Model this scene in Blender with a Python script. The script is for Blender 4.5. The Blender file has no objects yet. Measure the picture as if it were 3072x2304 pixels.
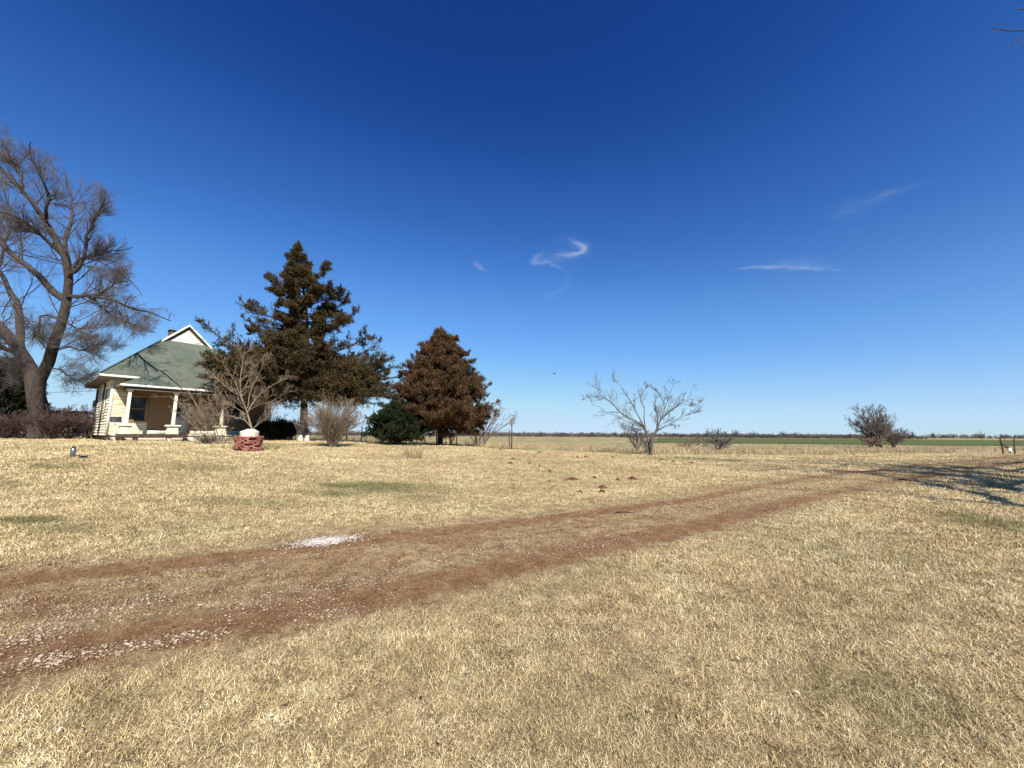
import bpy, math
import numpy as np
from mathutils import Matrix, Vector
rng = np.random.default_rng(7)
PI = math.pi
scene = bpy.context.scene
COL = scene.collection

# ------------------------------------------------------------------ camera
F = 1154.0; EYE = 1.6; PITCH = 7.5; ROLL = 0.34
def _cam_rot():
    p = math.radians(90 + PITCH); r = math.radians(ROLL)
    Rx = np.array([[1, 0, 0], [0, math.cos(p), -math.sin(p)], [0, math.sin(p), math.cos(p)]])
    Rz = np.array([[math.cos(r), -math.sin(r), 0], [math.sin(r), math.cos(r), 0], [0, 0, 1]])
    return Rx @ Rz
CR = _cam_rot()
cam_data = bpy.data.cameras.new("camera"); cam = bpy.data.objects.new("camera", cam_data)
COL.objects.link(cam); scene.camera = cam
M = np.eye(4); M[:3, :3] = CR; M[2, 3] = EYE
cam.matrix_world = Matrix([list(map(float, r)) for r in M])
cam_data.sensor_width = 36; cam_data.lens = 36 * F / 3072; cam_data.clip_end = 30000; cam_data.clip_start = .05
scene.render.resolution_x = 1024; scene.render.resolution_y = 768
scene.render.engine = 'CYCLES'
vs = scene.view_settings; vs.view_transform = "Standard"; vs.look = "None"; vs.exposure = 0.75; vs.gamma = 1

def ray(px, py):
    return CR @ np.array([(px - 1536) / F, -(py - 1152) / F, -1.0])
def pt(px, py, d):
    v = ray(px, py); v = v * (d / v[1]); v[2] += EYE; return v

# ------------------------------------------------------------------ ground height
CTRL = [tuple(pt(*a)) for a in [
    (217, 1372, 10.4), (316, 1322, 21), (125, 1319, 22), (517, 1325, 19.3), (660, 1326, 21.5), (910, 1322, 24), (745, 1355, 14.5), (1000, 1341, 18.5),
    (1320, 1335, 24), (1535, 1346, 24), (1944, 1366, 21), (1243, 1376, 15), (2636, 1342, 53), (2640, 1417, 14.5),
    (2900, 1360, 31), (3072, 1500, 8.3), (0, 1720, 4.0), (1805, 1465, 10.2), (0, 1450, 8.0), (1536, 2000, 2.72), (1536, 1600, 5.8), (2900, 1800, 3.6)]]
CTRL += [(0, 0, 0), (0, -10, 0), (-10, -6, 0), (10, -6, 0), (2, 2, 0), (-2, 2, .02), (18, 3, .12), (30, 10, .15), (-28, 26, 1.14), (-18, 28, 1.12),
         (-40, 30, 1.1), (-45, 5, .9), (-22, 10, 1.0), (-60, 60, .6), (-12, 42, .55), (8, 40, .32), (30, 45, .25), (60, 60, .05), (0, 90, .05),
         (100, 100, 0), (-100, 100, .2), (-80, -60, 0), (80, -60, 0), (0, -90, 0), (-110, 0, .4), (110, 0, 0)]
CTRL = np.array(CTRL)
def _k(r2): return np.sqrt(r2 + 4.0)
def _tps():
    P = CTRL[:, :2]; n = len(P)
    K = _k(((P[:, None] - P[None]) ** 2).sum(-1)) - 0.25 * np.eye(n)
    A = np.zeros((n + 3, n + 3)); A[:n, :n] = K; A[:n, n] = 1; A[:n, n + 1:] = P; A[n, :n] = 1; A[n + 1:, :n] = P.T
    b = np.zeros(n + 3); b[:n] = CTRL[:, 2]
    return np.linalg.solve(A, b)
TW = _tps()
def sstep(a, b, x):
    t = np.clip((x - a) / (b - a), 0, 1); return t * t * (3 - 2 * t)
def gz(x, y):
    x = np.atleast_1d(np.asarray(x, float)); y = np.atleast_1d(np.asarray(y, float)); sh = x.shape
    x = x.ravel(); y = y.ravel(); out = np.empty(len(x))
    for i in range(0, len(x), 50000):
        a = x[i:i + 50000]; b = y[i:i + 50000]
        z = TW[-3] + TW[-2] * a + TW[-1] * b
        z = z + _k((a[:, None] - CTRL[None, :, 0]) ** 2 + (b[:, None] - CTRL[None, :, 1]) ** 2) @ TW[:-3]
        r = np.hypot(a, b); far = -.25 - .55 * sstep(200, 700, r)
        w = sstep(70, 150, r); out[i:i + 50000] = z * (1 - w) + far * w + .012 * np.sin(a * 1.3 + .7 * b) * np.cos(.9 * b - .4 * a) * (1 - w)
    return out.reshape(sh)
def g(x, y): return float(gz(x, y)[0])
_D = np.concatenate([np.linspace(1.2, 60, 3000), np.linspace(60, 700, 1500)])
def hit(px, py):
    v = ray(px, py); v = v / v[1]
    X = v[0] * _D; Zr = v[2] * _D + EYE
    s = Zr - gz(X, _D); k = np.argmax(s < 0)
    if s[k] >= 0: k = len(_D) - 1
    return np.array([X[k], _D[k], g(X[k], _D[k])])
def on(px, d):            # ground point straight below a column of the view at forward distance d
    v = pt(px, 1304, d); return np.array([v[0], d, g(v[0], d)])

# ------------------------------------------------------------------ numpy noise
_G = rng.random((256, 256))
def vnoise(x, y, s):
    x = x / s + 1000; y = y / s + 1000; xi = np.floor(x).astype(int); yi = np.floor(y).astype(int)
    fx = x - xi; fy = y - yi; fx = fx * fx * (3 - 2 * fx); fy = fy * fy * (3 - 2 * fy)
    h = lambda a, b: _G[a % 256, b % 256]
    return (h(xi, yi) * (1 - fx) + h(xi + 1, yi) * fx) * (1 - fy) + (h(xi, yi + 1) * (1 - fx) + h(xi + 1, yi + 1) * fx) * fy

# ------------------------------------------------------------------ object helpers
def link(o, parent=None):
    COL.objects.link(o)
    if parent is not None: o.parent = parent
    return o
def tag(o, label=None, cat=None, group=None, kind=None):
    if label: o['label'] = label
    if cat: o['category'] = cat
    if group: o['group'] = group
    if kind: o['kind'] = kind
    return o
def empty(name, loc, rz=0):
    o = bpy.data.objects.new(name, None); o.location = [float(c) for c in loc]; o.rotation_euler = (0, 0, rz)
    o.empty_display_size = .2; return link(o)
def np_mesh(name, V, loops, totals, mat, parent=None, smooth=False, attrs=None, uv=None):
    me = bpy.data.meshes.new(name); V = np.asarray(V, np.float32).reshape(-1, 3)
    loops = np.asarray(loops, np.int32).ravel(); totals = np.asarray(totals, np.int32)
    me.vertices.add(len(V)); me.vertices.foreach_set('co', V.ravel())
    me.loops.add(len(loops)); me.loops.foreach_set('vertex_index', loops)
    me.polygons.add(len(totals)); st = np.zeros(len(totals), np.int32); st[1:] = np.cumsum(totals)[:-1]
    me.polygons.foreach_set('loop_start', st)
    try: me.polygons.foreach_set('loop_total', totals)
    except Exception: pass
    if smooth: me.polygons.foreach_set('use_smooth', np.ones(len(totals), bool))
    for k, a in (attrs or {}).items():
        at = me.attributes.new(k, 'FLOAT', 'POINT'); at.data.foreach_set('value', np.asarray(a, np.float32).ravel())
    if uv is not None:
        l = me.uv_layers.new(name='UVMap'); l.data.foreach_set('uv', np.asarray(uv, np.float32).ravel())
    me.update(); me.validate()
    if mat: me.materials.append(mat)
    return link(bpy.data.objects.new(name, me), parent)

class MB:
    """collects polygons; auto UV in metres along each face"""
    def __init__(s): s.v = []; s.f = []
    def poly(s, pts):
        b = len(s.v); s.v += [tuple(map(float, p)) for p in pts]; s.f.append(list(range(b, b + len(pts)))); return s
    def box(s, x0, x1, y0, y1, z0, z1, rot=None, taper=None):
        c = [(x, y, z) for z in (z0, z1) for y in (y0, y1) for x in (x0, x1)]
        if taper:
            cx = (x0 + x1) / 2; cy = (y0 + y1) / 2
            c = [(cx + (x - cx) * taper, cy + (y - cy) * taper, z) if z == z1 else (x, y, z) for x, y, z in c]
        if rot is not None: c = [tuple(rot @ Vector(p)) for p in c]
        b = len(s.v); s.v += c
        for q in ((0, 2, 3, 1), (4, 5, 7, 6), (0, 1, 5, 4), (2, 6, 7, 3), (0, 4, 6, 2), (1, 3, 7, 5)): s.f.append([b + i for i in q])
        return s
    def lathe(s, prof, n=16, c=(0, 0, 0), jit=0):
        b = len(s.v)
        for r, z in prof:
            for i in range(n):
                a = 2 * PI * i / n; rr = r * (1 + jit * (rng.random() - .5)); s.v.append((c[0] + rr * math.cos(a), c[1] + rr * math.sin(a), c[2] + z))
        for k in range(len(prof) - 1):
            for i in range(n):
                j = (i + 1) % n; s.f.append([b + k * n + i, b + k * n + j, b + (k + 1) * n + j, b + (k + 1) * n + i])
        s.f.append([b + i for i in range(n)][::-1]); s.f.append([b + (len(prof) - 1) * n + i for i in range(n)])
        return s
    def slab(s, top, th):      # solid from a top polygon extruded straight down
        n = len(top); bot = [(p[0], p[1], p[2] - th) for p in top]
        s.poly(top); s.poly(bot[::-1])
        for i in range(n): j = (i + 1) % n; s.poly([top[i], bot[i], bot[j], top[j]])
        return s
    def build(s, name, mat, parent=None, smooth=False, bevel=0):
        V = np.array(s.v, float); loops = []; tot = []; uv = []
        for f in s.f:
            P = V[f]; n = np.zeros(3)
            for i in range(len(f)): n += np.cross(P[i], P[(i + 1) % len(f)])
            L = np.linalg.norm(n); n = n / L if L > 0 else np.array([0, 0, 1.])
            h = np.array([-n[1], n[0], 0]); hl = np.linalg.norm(h); h = h / hl if hl > .05 else np.array([1., 0, 0])
            w = np.cross(n, h); loops += f; tot.append(len(f)); uv += [(float(p @ h), float(p @ w)) for p in P]
        o = np_mesh(name, V, loops, tot, mat, parent, smooth, uv=np.array(uv))
        if bevel:
            m = o.modifiers.new('bevel', 'BEVEL'); m.width = bevel; m.segments = 2; m.limit_method = 'ANGLE'
        return o

# ------------------------------------------------------------------ tubes and growth (vectorised)
def norm(a): return a / np.maximum(np.linalg.norm(a, axis=-1, keepdims=True), 1e-9)
class Tubes:
    def __init__(s): s.V = []; s.L = []; s.T = []; s.A = []; s.n = 0
    def add(s, P, R, k):
        P = np.asarray(P, float); R = np.asarray(R, float)
        if P.ndim == 2: P = P[None]; R = R[None]
        m, n, _ = P.shape
        if m == 0: return s
        T = norm(np.gradient(P, axis=1)); ref = np.where(np.abs(T[:, 0, 2:3]) > .8, np.array([1., 0, 0]), np.array([0, 0, 1.]))
        N = np.empty_like(T); N[:, 0] = norm(np.cross(T[:, 0], ref))
        for i_ in range(1, n): v_ = N[:, i_ - 1] - (N[:, i_ - 1] * T[:, i_]).sum(-1, keepdims=True) * T[:, i_]; N[:, i_] = norm(v_)
        B = np.cross(T, N); a = np.arange(k) * 2 * PI / k
        ring = P[:, :, None] + R[:, :, None, None] * (np.cos(a)[:, None] * N[:, :, None] + np.sin(a)[:, None] * B[:, :, None])
        s.V.append(ring.reshape(-1, 3)); s.A.append(np.repeat(rng.random(m), n * k))
        base = s.n + (np.arange(m) * n * k)[:, None, None] + (np.arange(n - 1) * k)[None, :, None]
        i = np.arange(k); j = (i + 1) % k
        q = np.stack([base + i, base + j, base + j + k, base + i + k], -1).reshape(-1, 4)
        s.L.append(q.ravel()); s.T.append(np.full(len(q), 4)); s.n += m * n * k
        return s
    def build(s, name, mat, parent=None):
        return np_mesh(name, np.concatenate(s.V), np.concatenate(s.L), np.concatenate(s.T), mat, parent, True, {'rnd': np.concatenate(s.A)})
def resample(pts, n, sm=True):
    pts = np.asarray(pts, float)
    if sm and len(pts) > 2:      # Catmull-Rom
        Q = np.vstack([2 * pts[0] - pts[1], pts, 2 * pts[-1] - pts[-2]]); out = []
        for i in range(1, len(Q) - 2):
            for t in np.linspace(0, 1, 8, endpoint=False):
                a, b, c, d = Q[i - 1:i + 3]; out.append(.5 * (2 * b + (c - a) * t + (2 * a - 5 * b + 4 * c - d) * t * t + (3 * b - a - 3 * c + d) * t ** 3))
        out.append(pts[-1]); pts = np.array(out)
    s = np.r_[0, np.cumsum(np.linalg.norm(np.diff(pts, axis=0), axis=1))]; t = np.linspace(0, s[-1], n)
    return np.stack([np.interp(t, s, pts[:, k]) for k in range(3)], -1)
def grow(P, R, nc, t=(.25, 1), ang=(42, 12), lf=(.35, .6), n=6, wig=.18, trop=(0, 0, .05), rf=.6, rmin=.004, flat=0, tl=.5, lmin=.0):
    m, k, _ = P.shape; seg = np.linalg.norm(np.diff(P, axis=1), axis=2).sum(1)
    idx = np.repeat(np.arange(m), nc); N = len(idx)
    tt = t[0] + (t[1] - t[0]) * rng.random(N); f = tt * (k - 1); i0 = np.minimum(f.astype(int), k - 2); fr = (f - i0)[:, None]
    p0 = P[idx, i0] * (1 - fr) + P[idx, i0 + 1] * fr; T = norm(P[idx, i0 + 1] - P[idx, i0])
    r0 = R[idx, i0] * (1 - fr[:, 0]) + R[idx, i0 + 1] * fr[:, 0]
    Q = rng.normal(size=(N, 3)); Q -= (Q * T).sum(1, keepdims=True) * T
    if flat: Q[:, 2] *= (1 - flat)
    Q = norm(Q); a = np.radians(rng.normal(ang[0], ang[1], N))[:, None]
    D = norm(T * np.cos(a) + Q * np.sin(a))
    L = seg[idx] * (lf[0] + (lf[1] - lf[0]) * rng.random(N)) * (1 - tl * tt); L = np.maximum(L, lmin)
    out = np.empty((N, n, 3)); out[:, 0] = p0; d = D
    for s_ in range(1, n):
        d = norm(d + rng.normal(size=(N, 3)) * wig + np.array(trop)); out[:, s_] = out[:, s_ - 1] + d * (L / (n - 1))[:, None]
    rr = np.maximum(r0 * rf, rmin)[:, None] * np.linspace(1, .35, n)[None]
    return out, np.maximum(rr, rmin * .7)
class Leaves:
    def __init__(s): s.V = []; s.A = []
    def add(s, P, D, l, w, nrm=None, rnd=None):
        N = len(P); D = norm(D); q = rng.normal(size=(N, 3)) if nrm is None else nrm
        S = norm(np.cross(D, q)); l = np.broadcast_to(l, N)[:, None]; w = np.broadcast_to(w, N)[:, None]
        V = np.stack([P, P + D * l * .45 + S * w * .5, P + D * l, P + D * l * .45 - S * w * .5], 1)
        s.V.append(V.reshape(-1, 3)); s.A.append(np.repeat(rng.random(N) if rnd is None else rnd, 4)); return s
    def build(s, name, mat, parent=None):
        V = np.concatenate(s.V); return np_mesh(name, V, np.arange(len(V)), np.full(len(V) // 4, 4), mat, parent, False, {'rnd': np.concatenate(s.A)})
def local(P, o): return np.asarray(P) - np.array(o)

# ------------------------------------------------------------------ materials
class NT:
    def __init__(s, name, rough=.9, spec=.2):
        s.m = bpy.data.materials.new(name); s.m.use_nodes = True; s.t = s.m.node_tree; s.b = s.t.nodes['Principled BSDF']
        s.b.inputs['Roughness'].default_value = rough; s.b.inputs['Specular IOR Level'].default_value = spec
        s.out = s.t.nodes['Material Output']
    def n(s, ty, **kw):
        nd = s.t.nodes.new(ty)
        for k, v in kw.items():
            if k in nd.inputs.keys() if isinstance(k, str) else False: s.set(nd.inputs[k], v)
            else: setattr(nd, k, v)
        return nd
    def set(s, inp, v):
        if hasattr(v, 'links') or isinstance(v, bpy.types.NodeSocket): s.t.links.new(v, inp)
        else: inp.default_value = v
    def coord(s, which='Object'): return s.t.nodes.new('ShaderNodeTexCoord').outputs[which]
    def pos(s): return s.t.nodes.new('ShaderNodeNewGeometry').outputs['Position']
    def scale(s, v, sc):
        m = s.t.nodes.new('ShaderNodeMapping'); s.t.links.new(v, m.inputs[0]); m.inputs['Scale'].default_value = sc; return m.outputs[0]
    def noise(s, v, sc, det=4, rough=.55, dist=0):
        m = s.t.nodes.new('ShaderNodeTexNoise'); s.t.links.new(v, m.inputs['Vector']); m.inputs['Scale'].default_value = sc
        m.inputs['Detail'].default_value = det; m.inputs['Roughness'].default_value = rough; m.inputs['Distortion'].default_value = dist; return m.outputs['Fac']
    def attr(s, nm): a = s.t.nodes.new('ShaderNodeAttribute'); a.attribute_name = nm; return a.outputs['Fac']
    def ramp(s, f, stops, interp='LINEAR'):
        r = s.t.nodes.new('ShaderNodeValToRGB'); s.set(r.inputs[0], f); cr = r.color_ramp; cr.interpolation = interp
        while len(cr.elements) < len(stops): cr.elements.new(.5)
        for e, (p, c) in zip(cr.elements, stops):
            e.position = p; e.color = (c, c, c, 1) if isinstance(c, (int, float)) else (*c, 1)
        return r.outputs[0]
    def mix(s, f, a, b, ty='MIX'):
        m = s.t.nodes.new('ShaderNodeMix'); m.data_type = 'RGBA'; m.blend_type = ty
        s.set(m.inputs[0], f)
        for k, v in ((6, a), (7, b)):
            if isinstance(v, tuple): v = (*v, 1)
            s.set(m.inputs[k], v)
        return m.outputs[2]
    def math(s, op, a, b=0, clamp=False):
        m = s.t.nodes.new('ShaderNodeMath'); m.operation = op; m.use_clamp = clamp; s.set(m.inputs[0], a); s.set(m.inputs[1], b); return m.outputs[0]
    def color(s, c):
        s.set(s.b.inputs['Base Color'], (*c, 1) if isinstance(c, tuple) else c); return s
    def bump(s, h, st=.5, dist=.02):
        b = s.t.nodes.new('ShaderNodeBump'); s.set(b.inputs['Height'], h); b.inputs['Strength'].default_value = st; b.inputs['Distance'].default_value = dist
        s.t.links.new(b.outputs[0], s.b.inputs['Normal']); return s

def m_bark(name, c0, c1, sc=6):
    t = NT(name); v = t.scale(t.coord(), (sc, sc, sc * .25)); n = t.noise(v, 2, 5, .65)
    t.color(t.ramp(n, [(.3, c0), (.7, c1)])).bump(n, .9, .06); return t.m
def m_plain(name, c0, c1, sc=8, rough=.8, bump=.3, dist=.01, metal=0, spec=.2):
    t = NT(name, rough, spec); n = t.noise(t.coord(), sc, 5, .6); t.color(t.ramp(n, [(.3, c0), (.7, c1)])).bump(n, bump, dist)
    t.b.inputs['Metallic'].default_value = metal; return t.m
def m_leaf(name, stops, trans=.0):
    t = NT(name, .75, .15); c = t.ramp(t.attr('rnd'), stops); n = t.noise(t.coord(), .9, 3)
    c = t.mix(t.ramp(n, [(.4, 0.), (.62, .75)]), c, stops[-1][1]); t.color(c); return t.m

STRAW = [(0, (.10, .07, .04)), (.24, (.36, .265, .125)), (.5, (.67, .525, .27)), (.8, (.83, .69, .40)), (1, (.88, .78, .53))]
def m_grass():
    t = NT('dry_grass_mat', .7, .15); p = t.pos(); r = t.attr('rnd')
    c = t.ramp(r, STRAW); gr = t.ramp(r, [(0, (.05, .055, .02)), (.5, (.11, .13, .045)), (1, (.24, .25, .10))])
    big = t.ramp(t.noise(t.scale(p, (.7, 1.3, 1)), .5, 5, .65), [(.46, 0.), (.72, .45)]); f = t.math('MAXIMUM', big, t.attr('green'))
    c = t.mix(f, c, gr)
    warm = t.ramp(t.noise(p, .9, 3, .6), [(.35, 1.), (.7, 0.)])
    c = t.mix(t.math('MULTIPLY', warm, .35), c, (.40, .27, .14)); c = t.mix(t.attr('dirt'), c, (.30, .17, .09))
    t.color(c); return t.m
def m_ground():
    t = NT('dry_lawn_soil_mat', .95, .1); p = t.pos()
    fine = t.noise(p, 42, 6, .8, .5); mid = t.noise(p, 5, 5, .7, .3); big = t.noise(p, .35, 4, .6)
    mx = t.math('ADD', t.math('MULTIPLY', fine, .6), t.math('MULTIPLY', mid, .4))
    c = t.ramp(mx, [(.38, (.05, .036, .02)), (.46, (.18, .13, .07)), (.53, (.42, .325, .18)), (.62, (.66, .53, .32))])
    gr = t.ramp(mx, [(.38, (.055, .055, .022)), (.5, (.11, .13, .045)), (.62, (.24, .25, .10))])
    f = t.math('MAXIMUM', t.ramp(t.noise(t.scale(p, (.7, 1.3, 1)), .5, 5, .65), [(.46, 0.), (.72, .45)]), t.attr('green'))
    c = t.mix(f, c, gr)
    warm = t.ramp(t.noise(p, .9, 3, .6), [(.35, 1.), (.7, 0.)]); c = t.mix(t.math('MULTIPLY', warm, .3), c, (.38, .26, .14))
    # pasture beyond the yard: duller, olive and brown streaks
    pn = t.noise(t.scale(p, (.12, .35, .3)), 1, 6, .7); pc = t.ramp(pn, [(.3, (.09, .085, .035)), (.45, (.20, .18, .075)), (.55, (.40, .32, .17)), (.72, (.58, .47, .28))])
    pc = t.mix(t.ramp(t.noise(p, 1.3, 5, .7), [(.4, .0), (.65, .6)]), pc, (.14, .12, .06))
    c = t.mix(t.attr('pasture'), c, pc)
    # bare red dirt of the wheel tracks
    br = t.noise(p, 3.5, 6, .7, .5); dd = t.attr('dirt')
    e = t.math('ADD', dd, t.math('MULTIPLY', t.math('SUBTRACT', br, .5), 1.1)); e = t.math('ADD', e, t.math('MULTIPLY', t.math('SUBTRACT', fine, .5), 1.6)); e = t.math('ADD', e, t.math('MULTIPLY', t.math('SUBTRACT', t.noise(p, 13, 5, .7), .5), 1.0))
    e = t.math('MULTIPLY', t.ramp(e, [(.28, 0.), (.62, 1.)]), t.ramp(dd, [(.02, 0.), (.15, 1.)]))
    dc = t.ramp(mx, [(.36, (.115, .054, .024)), (.5, (.24, .13, .06)), (.62, (.41, .28, .16))])
    c = t.mix(e, c, dc)
    t.color(c).bump(t.math('ADD', fine, t.math('MULTIPLY', mid, .8)), .8, .05); return t.m
def m_siding(name, c, dirt, amt, side=False):
    t = NT(name, .75, .25); v = t.coord(); n = t.noise(t.scale(v, (1.2, 1.2, 6)), 1.6, 7, .72, .3)
    n2 = t.noise(t.scale(v, (.6, .6, 3)), 1.1, 4, .6)
    k = t.ramp(n, [(.5 - amt * .3, 1.), (.62 - amt * .25, 0.)]); k = t.math('MULTIPLY', k, t.ramp(n2, [(.3, 1.), (.75, .35)]))
    cc = t.mix(t.ramp(n2, [(.3, 0.), (.7, .25)]), c, tuple(x * .8 for x in c))
    t.color(t.mix(k, cc, dirt)).bump(n, .25, .01); return t.m
def m_shingle():
    t = NT('green_shingle_mat', .95, .1); uv = t.coord('UV'); b = t.t.nodes.new('ShaderNodeTexBrick'); t.t.links.new(uv, b.inputs['Vector'])
    for k, v in (('Scale', 1), ('Brick Width', .30), ('Row Height', .14), ('Mortar Size', .008), ('Mortar Smooth', .3)): b.inputs[k].default_value = v
    b.inputs['Color1'].default_value = (.088, .105, .080, 1); b.inputs['Color2'].default_value = (.122, .142, .110, 1); b.inputs['Mortar'].default_value = (.03, .036, .028, 1)
    n = t.noise(uv, .8, 5, .65); n2 = t.noise(uv, 14, 4, .7)
    c = t.mix(t.ramp(n, [(.35, 0.), (.7, .5)]), b.outputs['Color'], (.165, .185, .15)); c = t.mix(t.math('MULTIPLY', n2, .35), c, (.04, .052, .036))
    t.color(c).bump(b.outputs['Fac'], -.35, .02); return t.m

MT = {}
MT['grass'] = m_grass(); MT['ground'] = m_ground()
MT['bark'] = m_bark('grey_brown_bark_mat', (.022, .017, .014), (.085, .066, .053))
MT['twig'] = m_plain('twig_mat', (.08, .066, .06), (.155, .13, .118), 3)
MT['twig_pale'] = m_plain('pale_twig_mat', (.15, .11, .075), (.27, .21, .145), 3)
MT['twig_grey'] = m_plain('grey_twig_mat', (.10, .08, .065), (.19, .155, .13), 3)
MT['twig_dark'] = m_plain('dark_thicket_mat', (.06, .038, .034), (.13, .085, .075), 3)
MT['cedar'] = m_leaf('cedar_foliage_mat', [(0, (.012, .013, .006)), (.4, (.036, .032, .013)), (.75, (.072, .055, .02)), (1, (.082, .048, .02))])
MT['cedar_rust'] = m_leaf('rusty_cedar_foliage_mat', [(0, (.018, .013, .008)), (.4, (.048, .032, .016)), (.75, (.095, .056, .025)), (1, (.105, .05, .022))])
MT['juniper'] = m_leaf('green_juniper_foliage_mat', [(0, (.003, .007, .002)), (.5, (.009, .018, .006)), (.85, (.022, .034, .010)), (1, (.028, .030, .011))])
MT['reed'] = m_leaf('reed_mat', [(0, (.14, .095, .05)), (.5, (.34, .255, .135)), (1, (.55, .44, .26))])
MT['yucca'] = m_leaf('yucca_mat', [(0, (.10, .11, .035)), (.5, (.30, .29, .10)), (1, (.52, .46, .24))])
MT['siding'] = m_siding('cream_siding_mat', (.82, .78, .60), (.45, .34, .20), .05)
MT['siding_porch_shade'] = m_siding('shaded_worn_porch_siding_mat', (.27, .165, .085), (.06, .03, .016), .95)  # porch shade painted in as brown base; dark streaks are weathering
MT['siding_side'] = m_siding('peeling_side_siding_mat', (.82, .77, .58), (.07, .05, .035), .7)
MT['cream'] = m_plain('cream_paint_mat', (.70, .66, .50), (.84, .80, .64), 3, .7, .15)
MT['white'] = m_plain('white_paint_mat', (.66, .65, .60), (.84, .83, .78), 6, .7, .2)
MT['white_worn'] = m_siding('worn_white_mat', (.78, .77, .73), (.25, .20, .16), .3)
MT['soffit'] = m_plain('dark_soffit_mat', (.09, .075, .055), (.18, .15, .11), 5)
MT['shingle'] = m_shingle()
MT['dark'] = m_plain('dark_metal_mat', (.02, .02, .022), (.05, .05, .052), 9, .5)
MT['wood_dark'] = m_plain('old_dark_wood_mat', (.035, .022, .018), (.11, .07, .05), 9, .9, .5)
MT['concrete'] = m_plain('old_concrete_mat', (.38, .34, .27), (.56, .50, .40), 6, .9, .4)
MT['brick'] = m_plain('red_brick_mat', (.14, .045, .035), (.36, .15, .11), 3.5, .9, .7, .03)
MT['brick_old'] = m_plain('dull_brick_mat', (.12, .06, .045), (.24, .13, .09), 9, .9, .5)
MT['stone_pale'] = m_plain('pale_stone_mat', (.30, .27, .23), (.62, .59, .53), 7, .9, .4)
MT['shed'] = m_plain('shed_wall_mat', (.09, .05, .035), (.17, .10, .07), 2, .9, .4)
MT['mound'] = m_plain('dug_soil_mat', (.06, .024, .014), (.155, .062, .034), 14, 1, 1., .05)
t = NT('window_glass_mat', .08, .5); t.color((.012, .014, .016)); MT['glass'] = t.m
t = NT('brushed_bottle_mat', .3, .5); t.color((.30, .29, .32)); t.b.inputs['Metallic'].default_value = .9; MT['steel'] = t.m
t = NT('blue_plastic_mat', .45, .4); t.color((.02, .03, .12)); MT['blue'] = t.m
t = NT('pebble_mat', .85, .2); c = t.ramp(t.attr('rnd'), [(0, (.16, .085, .05)), (.4, (.25, .165, .10)), (.75, (.40, .31, .22)), (1, (.60, .53, .43))]); t.color(c); MT['pebble'] = t.m
t = NT('clod_mat', .95, .1); c = t.ramp(t.attr('rnd'), [(0, (.08, .036, .016)), (.6, (.23, .12, .055)), (1, (.42, .28, .16))]); t.color(c); MT['clod'] = t.m
t = NT('chalk_mat', .9, .2); c = t.ramp(t.attr('rnd'), [(0, (.26, .21, .16)), (1, (.60, .57, .51))]); t.color(c); MT['chalk'] = t.m
t = NT('dead_leaf_mat', .8, .2); c = t.ramp(t.attr('rnd'), [(0, (.12, .06, .03)), (.5, (.42, .32, .2)), (1, (.72, .64, .5))]); t.color(c); MT['leaf'] = t.m
t = NT('green_wheat_mat', .9, .1); n = t.noise(t.scale(t.pos(), (.02, .08, .1)), 1, 5, .6); t.color(t.ramp(n, [(.3, (.055, .070, .018)), (.7, (.11, .13, .036))])); MT['wheat'] = t.m
t = NT('wood_mass_mat', .95, .1); c = t.ramp(t.attr('rnd'), [(0, (.045, .032, .028)), (.6, (.10, .075, .065)), (1, (.19, .15, .13))]); t.color(c); MT['treeline'] = t.m

# ------------------------------------------------------------------ wheel tracks of the dirt drive
K = 3072 / 2212
def pl(pts): return np.array([hit(x * K, y * K)[:2] for x, y in pts])
def extend(P, a, b):
    s = P[0] + (P[0] - P[1]) / np.linalg.norm(P[0] - P[1]) * a; e = P[-1] + (P[-1] - P[-2]) / np.linalg.norm(P[-1] - P[-2]) * b
    return np.vstack([s, P, e])
TA = extend(pl([(0, 1262), (300, 1230), (620, 1192), (820, 1166), (1060, 1138), (1300, 1106), (1500, 1080), (1720, 1037), (1880, 1018), (2020, 1004), (2212, 983)]), 8, 30)
TB = extend(pl([(0, 1432), (300, 1385), (520, 1345), (700, 1310), (1000, 1248), (1300, 1180), (1500, 1140), (1700, 1088), (1900, 1045), (2030, 1022), (2212, 997)]), 8, 30)
TM = extend(pl([(0, 1345), (400, 1290), (800, 1215), (1150, 1158), (1500, 1105), (1720, 1060)]), 8, 0)
def pdist(x, y, P):
    best = np.full(x.shape, 1e9)
    for a, b in zip(P[:-1], P[1:]):
        d = b - a; L = max(d @ d, 1e-9); t_ = np.clip(((x - a[0]) * d[0] + (y - a[1]) * d[1]) / L, 0, 1)
        best = np.minimum(best, np.hypot(x - a[0] - t_ * d[0], y - a[1] - t_ * d[1]))
    return best
MIDL = (resample(np.c_[TA, TA[:, 0] * 0], 60, False)[:, :2] + resample(np.c_[TB, TB[:, 0] * 0], 60, False)[:, :2]) / 2
def dirt(x, y):
    fade = 1 - .42 * sstep(6, 13, np.hypot(x, y)) - .06 * sstep(14, 24, np.hypot(x, y))
    dA = pdist(x, y, TA); dB = pdist(x, y, TB); dM = pdist(x, y, MIDL); dT = pdist(x, y, TM)
    a = np.exp(-(dA / .26) ** 2) * .95; b = np.exp(-(dB / .34) ** 2) * .95; m = np.exp(-(dM / 1.22) ** 8) * .42 * (.7 + .6 * vnoise(x, y, .5))
    k = np.exp(-(dT / .16) ** 2) * .5; u = np.exp(-(dA / .75) ** 4) * .30 * (.3 + 1.4 * vnoise(x, y, .6))
    return np.clip(np.maximum.reduce([a, b, m, k, u]) * fade, 0, 1)
GB = []      # green patches of winter grass: centre, half length, half depth, strength
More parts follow.
